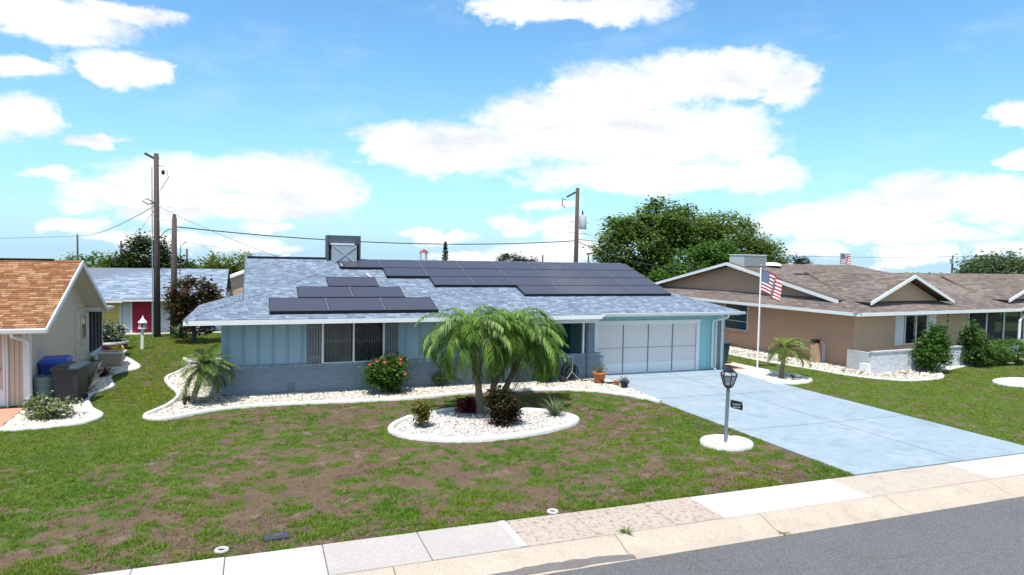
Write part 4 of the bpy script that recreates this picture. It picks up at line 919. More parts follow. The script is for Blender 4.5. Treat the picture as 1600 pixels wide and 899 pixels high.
def clumps(blobs, ncl, per, rad_, rng, shell=.55):
    """leaf positions gathered in clumps spread over the blobs (cx,cy,cz,rx,ry,rz)"""
    B = np.array(blobs, float); w = (B[:, 3]*B[:, 4]*B[:, 5])**.67; k = rng.choice(len(B), ncl, p=w/w.sum())
    d = rng.randn(ncl, 3); d /= np.linalg.norm(d, axis=1, keepdims=True); r = shell+(1.05-shell)*rng.rand(ncl, 1)**.7
    c = B[k, :3]+d*r*B[k, 3:]
    P = np.repeat(c, per, 0)+rng.randn(ncl*per, 3)*rad_*np.array([1, 1, .75])
    return P, np.repeat(.55+.75*rng.rand(ncl), per), c
def shrub(name, loc_, blobs, ncl, per, crad, leaf, cols, label, cat='shrub', group=None, seed=1, aspect=.55, stems=4, shell=.4, up=.9, flowers=None):
    rng = np.random.RandomState(seed); t = thing(name, loc_, label, cat, group)
    P, li, c = clumps(blobs, ncl, per, crad, rng, shell); ok = P[:, 2] > .03; P, li = P[ok], li[ok]
    V, Fc, cc = leaf_cloud(P, leaf, cols, rng, aspect, up, li)
    o = npmesh('foliage', V, Fc, m_leaf, t, cc); o['kind'] = 'stuff'
    for k in range(stems):
        q = c[rng.randint(len(c))]; mb = MB().tube([(rng.randn()*.03, rng.randn()*.03, -.02), (q[0]*.35, q[1]*.35, max(.05, q[2]*.5)), tuple(q)], [.018, .013, .006], 6)
        mb.build('stem', m_bark, t)
    if flowers:
        n, fs, fm_ = flowers
        B = blobs[0]
        for k in range(n):
            a = rng.rand()*6.28; e = rng.uniform(-.2, .9); d = np.array([math.cos(a)*math.cos(e), -abs(math.sin(a))*math.cos(e), math.sin(e)])
            p = np.array(B[:3])+d*np.array(B[3:])*1.08
            mb = MB()
            for q in range(5):
                an = q*1.2566; mb.add([p, p+np.array([math.cos(an-.45)*fs, -.03, math.sin(an-.45)*fs]), p+np.array([math.cos(an)*fs*1.3, -.05, math.sin(an)*fs*1.3]), p+np.array([math.cos(an+.45)*fs, -.03, math.sin(an+.45)*fs])], [(0, 1, 2, 3)])
            mb.build('flower', fm_, t)
    return t
def tree(name, loc_, trunk_h, trunk_r, blobs, ncl, per, crad, leaf, cols, label, seed=1, limbs=9, group=None, shell=.55, cat='tree'):
    rng = np.random.RandomState(seed); t = thing(name, loc_, label, cat, group)
    P, li, c = clumps(blobs, ncl, per, crad, rng, shell)
    V, Fc, cc = leaf_cloud(P, leaf, cols, rng, .6, 1.3, li); o = npmesh('crown', V, Fc, m_leaf, t, cc); o['kind'] = 'stuff'
    MB().tube([(0, 0, -.1-.02*max(0, loc_[1]-50)), (.05, 0, trunk_h*.5), (0, .05, trunk_h)], [trunk_r*1.25, trunk_r, trunk_r*.8], 10).build('trunk', m_bark, t)
    for k in range(limbs):
        q = c[rng.randint(len(c))]; mid = np.array([q[0]*.45+rng.randn()*.2, q[1]*.45+rng.randn()*.2, trunk_h+(q[2]-trunk_h)*.45+.2])
        MB().tube([(0, 0, trunk_h*.9), tuple(mid), tuple(q)], [trunk_r*.5, trunk_r*.3, trunk_r*.08], 6).build('limb', m_bark, t)
    return t
def frond_mesh(L, e0, droop, nl, lw, ll, rng, cols, hang=.6):
    """one feather leaf in its own x-z plane: arching rachis, leaflets both sides"""
    n = 14; pts = []; p = np.zeros(3); e = e0
    for i in range(n+1):
        pts.append(p.copy()); p = p+np.array([math.cos(e), 0, math.sin(e)])*L/n; e -= droop/n*(.5+1.1*i/n)
    pts = np.array(pts); V = []; Fs = []; C = []
    side = np.array([0, 1, 0])
    for i in range(n):   # rachis: slim triangular section
        w0 = .016*(1-i/n)+.003; w1 = .016*(1-(i+1)/n)+.003
        b = len(V); V += [pts[i]-side*w0, pts[i]+side*w0, pts[i+1]+side*w1, pts[i+1]-side*w1, pts[i]-np.array([0, 0, w0]), pts[i+1]-np.array([0, 0, w1])]
        Fs += [(b, b+1, b+2, b+3), (b+1, b+4, b+5, b+2), (b+4, b, b+3, b+5)]; C += [(.16, .17, .05)]*6
    for k in range(nl):
        t = .12+.88*(k+.5)/nl; x = t*n; i = min(int(x), n-1); q = pts[i]+(pts[i+1]-pts[i])*(x-i); d = pts[i+1]-pts[i]; d = d/np.linalg.norm(d)
        for s in (-1, 1):
            l = ll*(.45+.75*math.sin(math.pi*min(1, t*.9+.12)))*rng.uniform(.8, 1.15)
            o = d*(.55+.3*t)+side*s*rng.uniform(.7, 1.0)+np.array([0, 0, .22*rng.rand()]); o = o/np.linalg.norm(o)
            m1 = q+o*l*.5; m2 = m1+(o*.75+np.array([0, 0, -hang*rng.uniform(.6, 1.4)]))*l*.5; w = np.cross(o, [0, 0, 1.]); w = w/(np.linalg.norm(w)+1e-6)*lw
            b = len(V); V += [q-w*.5, q+w*.5, m1+w, m1-w, m2]; Fs += [(b, b+1, b+2, b+3), (b+3, b+2, b+4)]
            c = np.array(cols[rng.randint(len(cols))])*rng.uniform(.7, 1.25); C += [tuple(c)]*5
    return np.array(V), Fs, np.array(C)
def palm(loc_, path, radii, nf, L, label, seed, cols, e_range=(-.35, 1.35), droop=(1.6, 2.5), wind=0., ll=.34, nl=40, lw=.009, hang=.6, crown_fiber=True, cat='palm tree', group=None, dead=0):
    rng = np.random.RandomState(seed); t = thing('palm_tree', loc_, label, cat, group); sp_ = spline(path, False, 5)
    rr = np.interp(np.linspace(0, 1, len(sp_)), np.linspace(0, 1, len(radii)), radii)
    rr = [q*(1+.07*(i % 2)) for i, q in enumerate(rr)]
    MB().tube(sp_, rr, 10).build('trunk', m_gbark, t, True)
    top = np.array(sp_[-1])
    if crown_fiber:
        mb = MB(); 
        for k in range(26):
            a = rng.rand()*6.28; z = rng.uniform(-.45, .05); r0 = rr[-1]*1.1
            p = top+np.array([math.cos(a)*r0, math.sin(a)*r0, z]); q = p+np.array([math.cos(a)*.13, math.sin(a)*.13, rng.uniform(-.12, .16)])
            mb.tube([tuple(p), tuple(q)], [.022, .008], 5)
        mb.build('boot_fibre', mat('palm_fibre', (.19, .125, .07), .95, .25, 12), t)['kind'] = 'stuff'
    for k in range(nf+dead):
        u = (k+.5)/(nf+dead); e0 = e_range[1]+(e_range[0]-e_range[1])*u**.85; a = k*2.39996+rng.randn()*.2
        Lk = L*rng.uniform(.82, 1.1)*(.75+.25*min(1, u*2.5)); dr = rng.uniform(*droop)
        dd = k >= nf
        V, Fs, C = frond_mesh(Lk, e0 if not dd else -1.0, dr if not dd else .5, nl, lw, ll, rng, cols if not dd else [(.26, .18, .09), (.2, .13, .06)], hang)
        ca, sa = math.cos(a), math.sin(a)
        V = np.stack([V[:, 0]*ca-V[:, 1]*sa, V[:, 0]*sa+V[:, 1]*ca, V[:, 2]], -1)
        V[:, 0] += wind*np.clip(np.hypot(V[:, 0], V[:, 1])/L, 0, 1)**1.6
        npmesh('frond', V+top, Fs, m_frond, t, C)
    return t
def blades(name, loc_, n, L, wid, cols, label, seed, cat='plant', lean=(.15, .9), group=None, droop=.25):
    rng = np.random.RandomState(seed); t = thing(name, loc_, label, cat, group)
    for k in range(n):
        a = rng.rand()*6.28; e = rng.uniform(*lean); l = L*rng.uniform(.65, 1.1); c = np.array(cols[rng.randint(len(cols))])*rng.uniform(.75, 1.2)
        d = np.array([math.cos(a), math.sin(a), 0]); s = np.array([-math.sin(a), math.cos(a), 0]); V = []; Fs = []
        p = d*.03; ee = e
        for i in range(5):
            w = wid*(1, 1.15, .9, .55, .03)[i]*.5; V += [p-s*w, p+d*0-np.array([0, 0, w*.5]), p+s*w]; p = p+(d*math.sin(ee)+np.array([0, 0, math.cos(ee)]))*l/4; ee += droop
        for i in range(4):
            Fs += [(3*i, 3*i+1, 3*i+4, 3*i+3), (3*i+1, 3*i+2, 3*i+5, 3*i+4)]
        npmesh('leaf_blade', V, Fs, m_frond, t, np.tile(c, (15, 1)))
    return t

# ------------------------------------------------------------------ palms
PG = [(.12, .23, .028), (.15, .28, .034), (.085, .175, .022), (.21, .32, .05)]
palm((6.29, 19.1, 0), [(0, 0, 0), (-.05, 0, .7), (-.18, 0, 1.6), (-.35, .0, 2.45)], [.13, .10, .09, .10], 44, 1.95, 'slender palm with one straight trunk rising from the gravel island', 11, PG, (-.5, 1.4), (1.6, 2.8), -.03, .44, 38, .015, .85, group=None, dead=2)
palm((7.0, 20.1, 0), [(0, 0, -.05), (.05, 0, .6), (.25, -.05, 1.4), (.6, -.1, 2.4)], [.12, .10, .09, .10], 44, 2.0, 'palm with windblown fronds and dry brown boots behind the dark croton', 12, PG, (-.5, 1.4), (1.5, 2.7), .3, .44, 38, .015, .85, dead=3)
palm((7.25, 20.0, 0), [(0, 0, -.05), (.2, 0, .6), (.5, .05, 1.15), (.78, .1, 1.75)], [.11, .09, .085, .09], 24, 1.6, 'leaning palm trunk curving out towards the entry porch', 13, PG, (-.2, 1.2), (1.5, 2.4), .35, .40, 34, .015, .7, dead=0)
palm((-1.9, 22.9, 0), [(0, 0, -.03), (.1, 0, .4), (.22, 0, .75), (.36, 0, 1.15)], [.09, .08, .08, .09], 46, 1.05, 'small leaning palm at the corner of the blue house', 14, [(.14, .24, .045), (.18, .27, .06), (.10, .175, .03)], (-.6, 1.4), (.9, 1.8), .1, .27, 34, .009, .5)
palm((20.05, 21.6, 0), [(0, 0, -.03), (.02, 0, .4), (.08, 0, .8), (.1, 0, 1.2)], [.10, .085, .08, .11], 28, 1.15, 'young palm with bright fronds blowing over the driveway bed', 15, [(.17, .26, .03), (.22, .31, .04), (.12, .2, .025)], (-.3, 1.3), (1.1, 2.0), .45, .28, 34, .011, .4)

# ------------------------------------------------------------------ shrubs and plants of the blue house
G1 = [(.075, .165, .024), (.105, .215, .03), (.05, .115, .018), (.14, .25, .042)]
fl_or = mat('orange_flower', (.75, .16, .07), .6); fl_pk = mat('pale_flower', (.8, .55, .42), .6)
hbk = shrub('hibiscus_bush', (4.2, 22.95, 0), [(0, 0, .82, .68, .6, .52), (-.25, -.1, .6, .5, .45, .35), (.1, 0, .4, .4, .38, .35)], 150, 26, .11, .12, G1, 'round hibiscus bush with orange flowers below the front window', 'bush', seed=3, flowers=(6, .055, fl_or))
shrub('croton_shrub', (4.25, 18.1, 0), [(0, 0, .5, .24, .24, .22), (0, 0, .28, .16, .16, .2)], 44, 18, .07, .10, [(.10, .15, .02), (.22, .20, .03), (.06, .10, .02), (.28, .17, .04)], 'small yellow green croton at the end of the gravel island', seed=4)
shrub('red_shrub', (5.95, 19.35, 0), [(0, 0, .26, .30, .26, .2)], 46, 20, .07, .11, [(.20, .022, .03), (.13, .02, .025), (.26, .05, .04)], 'low dark red shrub at the back of the gravel island', seed=5)
shrub('dark_croton', (6.55, 17.75, 0), [(0, 0, .62, .5, .45, .36), (0, -.05, .3, .34, .32, .28), (-.2, 0, .75, .25, .3, .22)], 130, 22, .09, .12, [(.035, .06, .02), (.08, .025, .02), (.05, .085, .022), (.14, .05, .03), (.02, .03, .015)], 'bushy dark green and maroon croton before the palm trunks', 'bush', seed=6)
blades('strap_leaf_plant', (8.35, 18.25, 0), 60, .72, .035, [(.11, .17, .06), (.16, .21, .09), (.07, .12, .04)], 'spiky strap leaf plant at the right tip of the gravel island', 7, lean=(.05, .75))
shrub('porch_shrub', (10.35, 23.3, 0), [(0, 0, .4, .3, .22, .4), (-.1, 0, .95, .35, .2, .5)], 90, 22, .09, .10, [(.1, .2, .03), (.14, .25, .04), (.07, .14, .02)], 'bright green shrub beside the porch brick wall', seed=8)
shrub('seedling', (6.25, 23.55, 0), [(0, 0, .3, .32, .15, .22)], 26, 16, .08, .09, [(.12, .2, .03), (.16, .26, .04)], 'small light green plant against the brick wainscot', 'plant', seed=9)
blades('fern_clump', (-2.15, 23.4, 0), 34, .5, .03, [(.10, .16, .04), (.16, .14, .05), (.07, .12, .03)], 'low fern clump under the leaning small palm', 10, lean=(.3, 1.2))

# ------------------------------------------------------------------ left house plants, planters and bins
shrub('flowering_shrub', (-5.45, 22.0, 0), [(0, 0, .28, .62, .5, .26), (-.3, .1, .42, .3, .3, .2)], 100, 20, .09, .10, [(.14, .2, .04), (.22, .27, .06), (.10, .15, .03), (.6, .6, .5)], 'low yellow green shrub with white flowers before the trash bins', seed=20)
blades('variegated_agave', (-5.35, 25.6, 0), 34, 1.1, .085, [(.22, .26, .10), (.34, .34, .16), (.13, .18, .07), (.2, .12, .1)], 'tall variegated spiky agave behind the black bin', 21, lean=(.05, .9), droop=.12)
blades('bromeliad', (-5.35, 28.6, 0), 46, .62, .07, [(.14, .035, .03), (.10, .06, .03), (.12, .14, .05), (.07, .03, .03)], 'dark red and green bromeliad clump by the beige wall', 22, lean=(.2, 1.1))
blades('green_bromeliad', (-5.95, 29.8, .42), 18, .4, .06, [(.24, .27, .05), (.16, .22, .05)], 'small yellow green plant in a grey pot by the beige wall', 23, lean=(.3, 1.1))
tag(MB().lathe([(.2, 0), (.26, .35), (.29, .42), (.24, .42), (.22, .38)], 18, (-5.95, 29.8, .02)).build('grey_pot', mat('grey_ceramic', (.35, .36, .36), .6)), 'grey pot beside the bromeliads', 'pot')
pt = thing('concrete_planter', (-5.55, 31.2, 0), 'tan concrete planter box with orange and yellow flowers', 'planter'); pt.scale = (.8, .8, .9)
MB().add([(-.45, -.35, 0), (.45, -.35, 0), (.45, .35, 0), (-.45, .35, 0), (-.55, -.42, .62), (.55, -.42, .62), (.55, .42, .62), (-.55, .42, .62)], [(0, 1, 5, 4), (1, 2, 6, 5), (2, 3, 7, 6), (3, 0, 4, 7), (4, 5, 6, 7)]).build('box', mat('tan_planter', (.42, .34, .26), .85, .08), pt)
MB().box(-.62, -.48, .62, .62, .48, .68).build('rim', m_edge, pt)
for k, (cx, m_) in enumerate(((-.1, fl_or), (.2, mat('yellow_flower', (.85, .5, .05), .6)), (.35, MATS['yellow_flower']), (-.3, mat('magenta_flower', (.45, .05, .12), .6)), (.05, MATS['yellow_flower']))):
    mb = MB(); rr_ = random.Random(k)
    for q in range(14):
        a = rr_.random()*6.28; p = (cx+rr_.uniform(-.14, .14), rr_.uniform(-.25, .25), .75+rr_.uniform(0, .16)); mb.obox(*p, .1, .1, .02, a, rr_.uniform(-.6, .6), rr_.uniform(-.6, .6))
    mb.build('flower', m_, pt)['kind'] = 'stuff'
wb = thing('brick_bed', (-6.5, 36.3, 0), 'raised brick flower bed with white cap behind the beige house', 'flower bed')
MB().lathe([(.7, 0), (.7, .32)], 20).build('ring', mat('red_brick', (.22, .10, .08), .9, .2, 8), wb); MB().lathe([(.78, .32), (.78, .40)], 24).build('cap', m_edge, wb)
shrub('white_flower_bush', (-6.6, 36.3, .38), [(0, 0, .45, .7, .6, .5)], 90, 22, .12, .13, [(.03, .075, .015), (.05, .11, .02), (.55, .56, .52)], 'round green bush with white blossoms in the raised brick bed', 'bush', seed=24)
def bin_(loc_, body, lid, label, h=1.08, w=.62, rz=0, round_=False, group=None):
    t = thing('trash_bin', loc_, label, 'trash bin', group, rz); a = w*.40; b = w*.5
    if round_: MB().lathe([(a, 0), (b*.95, .1), (b*1.02, h*.72), (b*1.06, h*.74), (b*1.02, h*.76), (b*1.05, h*.9)], 20).build('body', body, t, True)
    else: MB().add([(-a, -a*1.1, .03), (a, -a*1.1, .03), (a, a*1.1, .03), (-a, a*1.1, .03), (-b, -b*1.15, h-.1), (b, -b*1.15, h-.1), (b, b*1.15, h-.1), (-b, b*1.15, h-.1)],
             [(3, 2, 1, 0), (0, 1, 5, 4), (1, 2, 6, 5), (2, 3, 7, 6), (3, 0, 4, 7), (4, 5, 6, 7)]).box(-b-.02, -b*1.15-.02, h-.17, b+.02, b*1.15+.02, h-.1).build('body', body, t)
    b += .04
    MB().add([(-b, -b*1.15, h-.098), (b, -b*1.15, h-.098), (b, b*1.15, h-.098), (-b, b*1.15, h-.098), (-b, -b*1.15, h-.06), (b, -b*1.15, h-.06), (b, b*1.2, h-.02), (-b, b*1.2, h-.02), (-b*.8, -b*.8, h), (b*.8, -b*.8, h), (b*.85, b, h+.03), (-b*.85, b, h+.03)],
        [(0, 1, 5, 4), (1, 2, 6, 5), (2, 3, 7, 6), (3, 0, 4, 7), (4, 5, 9, 8), (5, 6, 10, 9), (6, 7, 11, 10), (7, 4, 8, 11), (8, 9, 10, 11)]).build('lid', lid, t)
    MB().tube([(-b*.8, b*1.25, h-.12), (b*.8, b*1.25, h-.12)], .02, 8).build('handle', body, t)
    for sx in (-1, 1): MB().tube([(sx*a*.9, a*1.15, .11), (sx*(a*.9+.06), a*1.15, .11)], .11, 12).build('wheel', m_black, t)
    return t
m_bin = mat('charcoal_plastic', (.032, .034, .04), .5, .12, 4, .1, 40); m_binl = mat('dark_teal_lid', (.045, .065, .075), .45, .1)
bin_((-5.4, 24.1, 0), m_bin, m_binl, 'charcoal wheeled trash bin beside the round grey barrel', 1.2, .72, rad(-10))
bin_((-6.0, 25.0, 0), mat('blue_plastic', (.012, .05, .27), .45, .08), mat('blue_lid', (.012, .085, .46), .4, .08), 'bright blue recycling bin behind the round grey barrel', 1.28, .72, rad(5))
br_ = thing('trash_barrel', (-6.12, 24.3, 0), 'round grey green barrel before the blue recycling bin', 'barrel')
MB().lathe([(.27, 0), (.29, .05), (.32, .75), (.35, .77), (.35, .84), (.32, .85), (.31, .8)], 22).build('body', mat('green_grey_plastic', (.13, .20, .21), .55, .1), br_, True)
for z in (.25, .5): MB().tube([((.30+z*.03)*math.cos(k*.3927), (.30+z*.03)*math.sin(k*.3927), z) for k in range(17)], .012, 6).build('hoop', MATS['green_grey_plastic'], br_)
bin_((19.95, 25.5, 0), mat('navy_plastic', (.03, .042, .055), .5, .12), m_binl, 'dark wheeled bin at the garage corner of the blue house', 1.08, .66, 0)

# ------------------------------------------------------------------ lamp post
lp = thing('lamp_post', (11.5, 14.3, .02), 'grey lamp post with black lantern and hanging name sign', 'street lamp'); lp.rotation_euler.y = rad(1.2)
m_post = mat('grey_green_post', (.17, .215, .235), .5, .1, 4)
MB().lathe([(.055, 0), (.05, .05), (.045, 1.45), (.05, 1.47)], 14).build('post', m_post, lp, True)
m_lamp = mat('black_lantern', (.012, .014, .02), .35, .1); m_frost = mat('frosted_glass', (.55, .56, .58), .35, .05, trans=.3)
n6 = 6
def hexr(r, z, n=6, ph=.2): return [(r*math.cos(ph+2*math.pi*k/n), r*math.sin(ph+2*math.pi*k/n), z) for k in range(n)]
lan_ = MB()
for (r0, z0), (r1, z1) in zip([(.09, 1.45), (.125, 1.50), (.125, 1.515)], [(.125, 1.50), (.125, 1.515), (.09, 1.515)]):
    a, b = hexr(r0, z0), hexr(r1, z1); lan_.add(a+b, [(k, (k+1) % 6, (k+1) % 6+6, k+6) for k in range(6)])
lan_.add(hexr(.09, 1.45), [tuple(range(6))[::-1]])
for k in range(6):
    a, b = hexr(.12, 1.515)[k], hexr(.205, 1.78)[k]; lan_.tube([a, b], .013, 5)
    c = hexr(.15, 1.88)[k]; lan_.tube([b, c], .013, 5); lan_.tube([hexr(.205, 1.78)[k], hexr(.205, 1.78)[(k+1) % 6]], .017, 5)
    lan_.tube([c, (c[0]*1.9*.8, c[1]*1.9*.8, 1.80)], .008, 4)
lan_.lathe([(.165, 1.875), (.16, 1.9), (.10, 1.95), (.05, 1.975), (.025, 2.0), (.005, 2.03)], 6)
ln = lan_.build('lantern', m_lamp, lp)
for k in range(6):
    A_, B_, C_ = hexr(.112, 1.52), hexr(.195, 1.775), hexr(.148, 1.875)
    MB().add([A_[k], A_[(k+1) % 6], B_[(k+1) % 6], B_[k]], [(0, 1, 2, 3)]).build('pane', m_frost, ln); MB().add([B_[k], B_[(k+1) % 6], C_[(k+1) % 6], C_[k]], [(0, 1, 2, 3)]).build('pane', m_frost, ln)
MB().tube([(.04, 0, 1.13), (.44, -.06, 1.06)], .008, 6).build('sign_arm', m_lamp, lp)
sg = MB()
pts = [(.09, 1.02), (.11, 1.1), (.18, 1.075), (.26, 1.085), (.34, 1.055), (.40, 1.06), (.44, .98), (.44, .87), (.40, .845), (.30, .87), (.2, .875), (.12, .90), (.09, .93)]
sg.add([(x, -x*.15-.012, z-.1*x+.04) for x, z in pts]+[(x, -x*.15+.012, z-.1*x+.04) for x, z in pts], [tuple(range(len(pts)))[::-1], tuple(range(len(pts), 2*len(pts)))]+[(k, (k+1) % len(pts), (k+1) % len(pts)+len(pts), k+len(pts)) for k in range(len(pts))])
sgn = sg.build('name_sign', m_lamp, lp); m_let = mat('white_lettering', (.7, .7, .7), .6)
rr_ = random.Random(2)   # worn raised letters that can no longer be read
for row, (x0, x1, z) in enumerate(((.15, .38, 1.03), (.17, .36, .96))):
    x = x0
    while x < x1:
        w_ = rr_.uniform(.012, .022); MB().obox(x, -x*.15-.016, z-.1*x, w_, .006, rr_.uniform(.022, .034)).build('letter_stroke', m_let, sgn); x += .034

# ------------------------------------------------------------------ flags
def flag(root, p0, L, Hh, sag, seed, amp=.09):
    nu, nv = 26, 13; cols3 = [mat('flag_red', (.42, .012, .03), .75, .06), mat('flag_white', (.78, .78, .78), .75, .04), mat('flag_blue', (.02, .05, .19), .75, .06)]
    def S_(u, v):
        a = u*L; x = a*.78-.10*v*u; z = -v*Hh-sag*u**1.25-.10*u*math.sin(v*2.2); y = amp*math.sin(u*9+v*1.6)*(.25+u)+.05*math.sin(u*17+v*3)*u
        return (p0[0]+x, p0[1]+y, p0[2]+z)
    V = [S_(i/nu, j/nv) for j in range(nv+1) for i in range(nu+1)]; me_f = {0: [], 1: [], 2: []}
    for j in range(nv):
        for i in range(nu):
            q = (j*(nu+1)+i, (j+1)*(nu+1)+i, (j+1)*(nu+1)+i+1, j*(nu+1)+i+1); k = 2 if (j < 7 and i < 10) else (0 if j % 2 == 0 else 1); me_f[k].append(q)
    o = npmesh('cloth', V, me_f[0]+me_f[1]+me_f[2], cols3[0], root); o.data.materials.append(cols3[1]); o.data.materials.append(cols3[2])
    n0, n1 = len(me_f[0]), len(me_f[1])
    for i, p in enumerate(o.data.polygons): p.material_index = 0 if i < n0 else (1 if i < n0+n1 else 2); p.use_smooth = True
    st = MB()
    for rI in range(9):
        for cI in range(6 if rI % 2 == 0 else 5):
            u = (10/nu)*((cI*2+1+(rI % 2))/12); v = (7/nv)*((rI+1)/10); c = Vector(S_(u, v))
            du = (Vector(S_(u+.01, v))-c).normalized(); dv = (Vector(S_(u, v+.01))-c).normalized(); nn = du.cross(dv).normalized()
            for sgn_ in (-1, 1):
                ring = []
                for k in range(10):
                    a = k*math.pi/5; r_ = (.026 if k % 2 == 0 else .0105)*Hh/1.0; ring.append(c+nn*.005*sgn_+du*math.sin(a)*r_-dv*math.cos(a)*r_)
                st.add([tuple(x) for x in ring], [tuple(range(10))])
    st.build('star', cols3[1], o)['kind'] = 'stuff'
fp = thing('flagpole', (20.37, 23.4, 0), 'white flagpole flying a striped flag beside the driveway', 'flagpole')
MB().lathe([(.05, 0), (.045, .1), (.035, .15), (.034, 2.2), (.028, 2.25), (.026, 4.5), (.02, 4.52)], 12).build('pole', m_white, fp, True)
MB().lathe([(.005, 4.52), (.04, 4.56), (.045, 4.59), (.03, 4.63), (.005, 4.65)], 12).build('finial', mat('gold', (.6, .42, .12), .3, metal=.8), fp, True)
MB().lathe([(.16, 0), (.14, .05), (.06, .08)], 16).build('base_collar', m_white, fp)
MB().tube([(.05, -.01, 4.4), (.06, -.01, 1.2), (.045, 0, 1.1)], .004, 4).build('halyard', m_white, fp)
fl = thing('flag', (20.42, 23.4, 4.44), 'red white and blue striped flag drooping from the white pole', 'flag'); flag(fl, (0, 0, 0), 1.42, .95, .42, 1)
for o in fl.children: pass
fp2 = thing('flag', (66.0, 62.0, 5.9), 'distant small striped flag above the brown house ridge', 'flag'); flag(fp2, (0, 0, 0), 2.0, 1.25, .1, 2, .12)
tag(MB().lathe([(.06, 0), (.05, 6.0)], 8, (65.9, 62, 0)).build('far_flagpole', m_gal), 'thin distant pole carrying the far flag', 'flagpole')

# ------------------------------------------------------------------ hose reel, pots, spot lights, brick mat
hr = thing('hose_reel', (11.35, 23.4, .02), 'black hose reel cart leaning at the brick porch wall', 'hose reel')
MB().tube([(0+.30*math.cos(k*.5236), -.10+.0*k, .34+.30*math.sin(k*.5236)) for k in range(13)], .035, 8).build('wheel', m_black, hr)
MB().tube([(0+.30*math.cos(k*.5236), .14, .34+.30*math.sin(k*.5236)) for k in range(13)], .035, 8).build('wheel', m_black, hr)
hz_ = MB()
for q in range(4): hz_.tube([(.2*math.cos(k*.45), -.06+.05*q, .34+.2*math.sin(k*.45)) for k in range(15)], .03, 6)
hz_.build('hose', mat('dark_hose', (.02, .025, .025), .5), hr)
MB().tube([(-.28, -.14, .02), (.02, -.14, .36), (.34, -.14, .02)], .018, 6).tube([(.02, -.14, .36), (.06, -.1, .9), (-.05, -.1, .98), (-.2, -.1, .93)], .018, 6).build('frame', mat('steel_tube', (.5, .52, .54), .35, metal=.5), hr)
MB().tube([(-.2, -.1, .98), (-.2, -.1, .84)], .025, 6).build('handle', m_black, hr)
tag(MB().tube([(11.7, 23.2, .06), (11.9, 23.05, .06), (12.1, 23.12, .06), (12.3, 22.95, .05)], .022, 6).build('loose_hose', MATS['dark_hose']), 'loose end of dark hose on the gravel', 'hose')
tag(MB().lathe([(.12, 0), (.14, .1), (.1, .2), (.02, .24)], 12, (10.95, 23.2, .03)).build('dark_pot', m_black), 'small dark pot left of the hose reel', 'pot')
def pot(name, loc_, r0, r1, h, m_, label, plant=None):
    t = thing(name, loc_, label, 'flower pot')
    MB().lathe([(r0, 0), (r1*.96, h*.75), (r1*1.08, h*.76), (r1*1.1, h), (r1*.95, h), (r1*.92, h*.88)], 20).build('pot', m_, t, True)
    MB().lathe([(.01, h*.87), (r1*.93, h*.88)], 16).build('soil', mat('potting_soil', (.06, .045, .035), .95), t)
    if plant:
        cols, hh = plant; rng = np.random.RandomState(len(label)); C_ = rng.randn(160, 3)*np.array([r1*.55, r1*.55, hh*.35])+np.array([0, 0, h+hh*.35]); C_[:, 2] = np.maximum(C_[:, 2], h*.9)
        V, Fc, cc = leaf_cloud(C_, .075, cols, rng); npmesh('plant', V, Fc, m_leaf, t, cc)['kind'] = 'stuff'
m_terra = mat('terracotta', (.46, .17, .07), .8, .12, 5, .15, 40)
pot('terracotta_pot', (12.2, 22.6, .03), .17, .24, .42, m_terra, 'large terracotta pot with leggy green plant by the garage', ([(.08, .13, .04), (.12, .17, .06), (.2, .12, .08)], .3))
pot('small_terracotta_pot', (12.62, 22.0, .03), .09, .11, .17, m_terra, 'small low terracotta pot beside the driveway')
pot('navy_pot', (12.68, 21.55, .03), .11, .16, .22, mat('navy_glaze', (.02, .022, .05), .3, .1), 'small navy pot of grey green succulents at the driveway edge', ([(.18, .24, .17), (.26, .31, .24), (.12, .18, .12)], .14))
tag(MB().box(12.42, 22.32, .03, 12.8, 22.42, .09).build('low_wedge', mat('dark_green_plastic', (.05, .07, .06), .6)), 'low dark green plastic piece between the pots', 'garden item')
def spot(loc_, label, rz=0):
    t = thing('spot_light', loc_, label, 'garden light', 'garden spot lights', rz)
    MB().tube([(0, 0, 0), (0, 0, .14)], .012, 6).build('stake', m_black, t)
    MB().tube([(0, -.06, .15), (0, .07, .2)], [.055, .045], 10).build('head', m_black, t)
spot((-2.05, 22.3, .02), 'black garden spot light beside the small corner palm'); spot((-2.0, 22.85, .02), 'black spot light at the foot of the small corner palm')
spot((12.05, 22.1, .02), 'black spot light before the terracotta pot'); spot((20.1, 21.05, .02), 'black spot light before the young driveway palm'); spot((26.6, 20.6, .02), 'black spot light in the brown house gravel')
bm = thing('brick_mat', (19.7, 24.3, .03), 'small red brick landing beside the garage door', 'paving')
for i in range(4):
    for j in range(6):
        k = MB().box(-.45+i*.22, -.55+j*.2, 0, -.45+i*.22+.205, -.55+j*.2+.185, .03).build('brick', mat('landing_brick', (.48, .21, .12), .85, .15, 8), bm)

